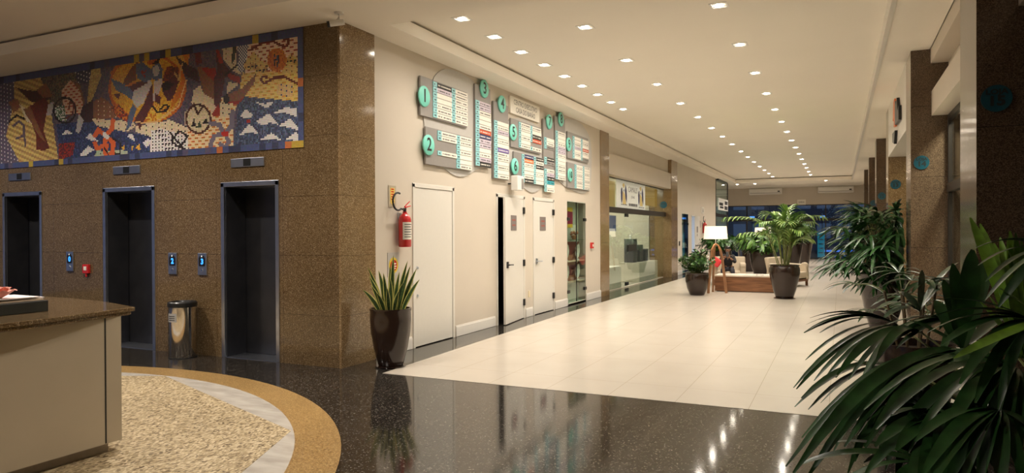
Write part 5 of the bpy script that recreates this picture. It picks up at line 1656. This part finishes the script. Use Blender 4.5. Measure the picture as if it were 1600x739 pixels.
armchair(-3.02, 21.6, R(8), 'beige armchair facing the table, with the seated person in it')
armchair(-1.38, 21.9, R(70), 'beige armchair with curved arms half hidden by the kentia palm')

# ------------------------------------------------------------------ person
SKIN = mat('skin', (.28, .15, .09), .5, var=.05)
HAIR = mat('black_hair', (.01, .008, .007), .45)
SHIRT = mat('black_shirt', (.012, .012, .014), .8)
TROU = mat('dark_trousers', (.03, .03, .038), .8)


def skinned(name, joints_, edges, m, parent, root=0, sub=1):
    me = bpy.data.meshes.new(name)
    me.from_pydata([j[:3] for j in joints_], edges, [])
    o = bpy.data.objects.new(name, me); COL.objects.link(o)
    o.modifiers.new('skin', 'SKIN'); 
    if not me.skin_vertices:
        with bpy.context.temp_override(object=o, active_object=o):
            pass
    sv = me.skin_vertices[0].data if me.skin_vertices else None
    if sv is None:
        raise RuntimeError('no skin layer')
    for k, j in enumerate(joints_):
        rx_, ry_ = (j[3], j[4]) if len(j) > 4 else (j[3], j[3])
        sv[k].radius = (rx_, ry_)
        sv[k].use_root = (k == root)
    s = o.modifiers.new('sub', 'SUBSURF'); s.levels = s.render_levels = sub
    o.modifiers['skin'].use_smooth_shade = True
    me.materials.append(m)
    if parent: o.parent = parent
    return o


pr_ = empty('person', (-3.02, 21.42, 0), R(8))
pr_.scale = (.93, .93, .95)
tag(pr_, 'seated person in black shirt holding a phone in front of the face', 'person')
# local frame: facing -y, x to the person's left as seen from the front
J = [(0, .05, .50, .13, .11), (0, .04, .66, .125, .10), (0, -.02, .84, .14, .095), (0, -.05, .95, .06, .055), (0, -.07, 1.0, .05), (0, -.10, 1.10, .078, .090), (0, -.11, 1.17, .070, .078),
     (-.17, -.03, .91, .055), (-.22, -.16, .72, .042), (-.10, -.34, .86, .032), (.17, -.03, .91, .055), (.23, -.16, .72, .042), (.08, -.34, .86, .032),
     (-.11, -.02, .47, .085), (-.15, -.42, .50, .060), (-.15, -.40, .12, .042), (-.15, -.52, .06, .034), (.11, -.02, .47, .085), (.15, -.42, .50, .060), (.16, -.40, .12, .042), (.16, -.52, .06, .034)]
E_ = [(0, 1), (1, 2), (2, 3), (3, 4), (4, 5), (5, 6), (2, 7), (7, 8), (8, 9), (2, 10), (10, 11), (11, 12), (0, 13), (13, 14), (14, 15), (15, 16), (0, 17), (17, 18), (18, 19), (19, 20)]
skinned('body', J, E_, SKIN, pr_)
for s in (-1, 1):
    for k in range(4):
        z0_ = .87 + .017 * k
        wx = -.09 if s < 0 else .07
        ln_ = (.055, .06, .058, .045)[k]
        MB().tube([(wx, -.35, z0_), (wx - s * .012, -.385, z0_ + .004), (wx - s * .035, -.395, z0_ + .003), (wx - s * (.035 + ln_ * .3), -.385, z0_)], [.009, .009, .008, .006], 7).build('finger', SKIN, pr_, smooth=True)
    MB().tube([(wx, -.345, .875), (wx - s * .01, -.36, .93), (wx - s * .03, -.37, .945)], [.011, .009, .007], 7).build('thumb', SKIN, pr_, smooth=True)
MB().lathe([(0, .0), (.07, .0), (.090, .03), (.080, .075), (.04, .10), (0, .105)], (0, -.085, 1.125), 18).box((-.072, -.05, 1.04), (.072, .0, 1.14)).build('hair', HAIR, pr_, smooth=True)
MB().lathe([(0, 0), (.011, .004), (.013, .018), (0, .04)], (0, -.19, 1.085), 8).build('nose', SKIN, pr_, smooth=True)
for s in (-1, 1):
    MB().lathe([(0, 0), (.009, .003), (.009, .007), (0, .01)], (s * .032, -.178, 1.125), 8).build('eye', BLACK, pr_)
    MB().lathe([(0, 0), (.014, .01), (.017, .03), (.008, .045), (0, .048)], (s * .088, -.085, 1.085), 8).build('ear', SKIN, pr_, smooth=True)
MB().box((-.022, -.183, 1.055), (.022, -.176, 1.062)).build('mouth', mat('lips', (.22, .07, .06), .5), pr_)
JS = [(0, .05, .48, .155, .13), (0, .04, .66, .145, .12), (0, -.02, .84, .155, .11), (0, -.045, .92, .075, .07), (-.17, -.03, .905, .070), (-.22, -.16, .72, .056), (-.13, -.29, .82, .044), (.17, -.03, .905, .070), (.23, -.16, .72, .056), (.11, -.29, .82, .044)]
skinned('shirt', JS, [(0, 1), (1, 2), (2, 3), (2, 4), (4, 5), (5, 6), (2, 7), (7, 8), (8, 9)], SHIRT, pr_)
JT = [(0, .04, .47, .15, .12), (-.11, -.02, .47, .10), (-.15, -.42, .50, .074), (-.15, -.40, .14, .058), (.11, -.02, .47, .10), (.15, -.42, .50, .074), (.16, -.40, .14, .058)]
skinned('trousers', JT, [(0, 1), (1, 2), (2, 3), (0, 4), (4, 5), (5, 6)], TROU, pr_)
for s in (-1, 1):
    bev(MB().prism([(-.66, 0), (-.38, 0), (-.36, .08), (-.42, .10), (-.58, .06), (-.66, .04)], 0, s * .155 - .045, s * .155 + .045).build('shoe', BLACK, pr_), .012, 2)
ph = empty('mobile_phone', (0, 0, 0)); bpy.data.objects.remove(ph)
wm = Matrix.Translation((-3.02, 21.42, 0)) @ Matrix.Rotation(R(8), 4, 'Z')
o = bev(MB().box((-.038, -.006, -.075), (.038, .006, .075)).build('mobile_phone', BLACK), .003)
o.matrix_world = wm @ Matrix.Translation((-.01, -.39, .93)) @ Matrix.Rotation(R(-15), 4, 'X')
tag(o, 'black mobile phone held up by the seated person', 'phone')
t = empty('red_cushion', (0, 0, 0)); bpy.data.objects.remove(t)
o = MB().box((-.17, -.05, -.12), (.17, .05, .12)).build('red_cushion', mat('coral_red_cloth', (.75, .05, .06), .8)); bev(o, .045, 4)
o.matrix_world = wm @ Matrix.Translation((-.35, -.30, .72)) @ Matrix.Rotation(R(35), 4, 'Y')
tag(o, 'coral red cushion on the left arm of the occupied armchair', 'cushion')

# unseen fill lights added to brighten the right-hand shops and the far left shop
for x, y, e in ((2.1, 10.3, 170), (2.4, 14.0, 50), (2.4, 19.2, 40), (2.4, 24.5, 20), (-6.6, 36, 60)):
    L_ = bpy.data.lights.new('shop_fill', 'AREA'); L_.energy = e; L_.color = (1, .90, .75); L_.size = .5
    lo = bpy.data.objects.new('shop_fill', L_); COL.objects.link(lo); lo.location = (x, y, 3.95)
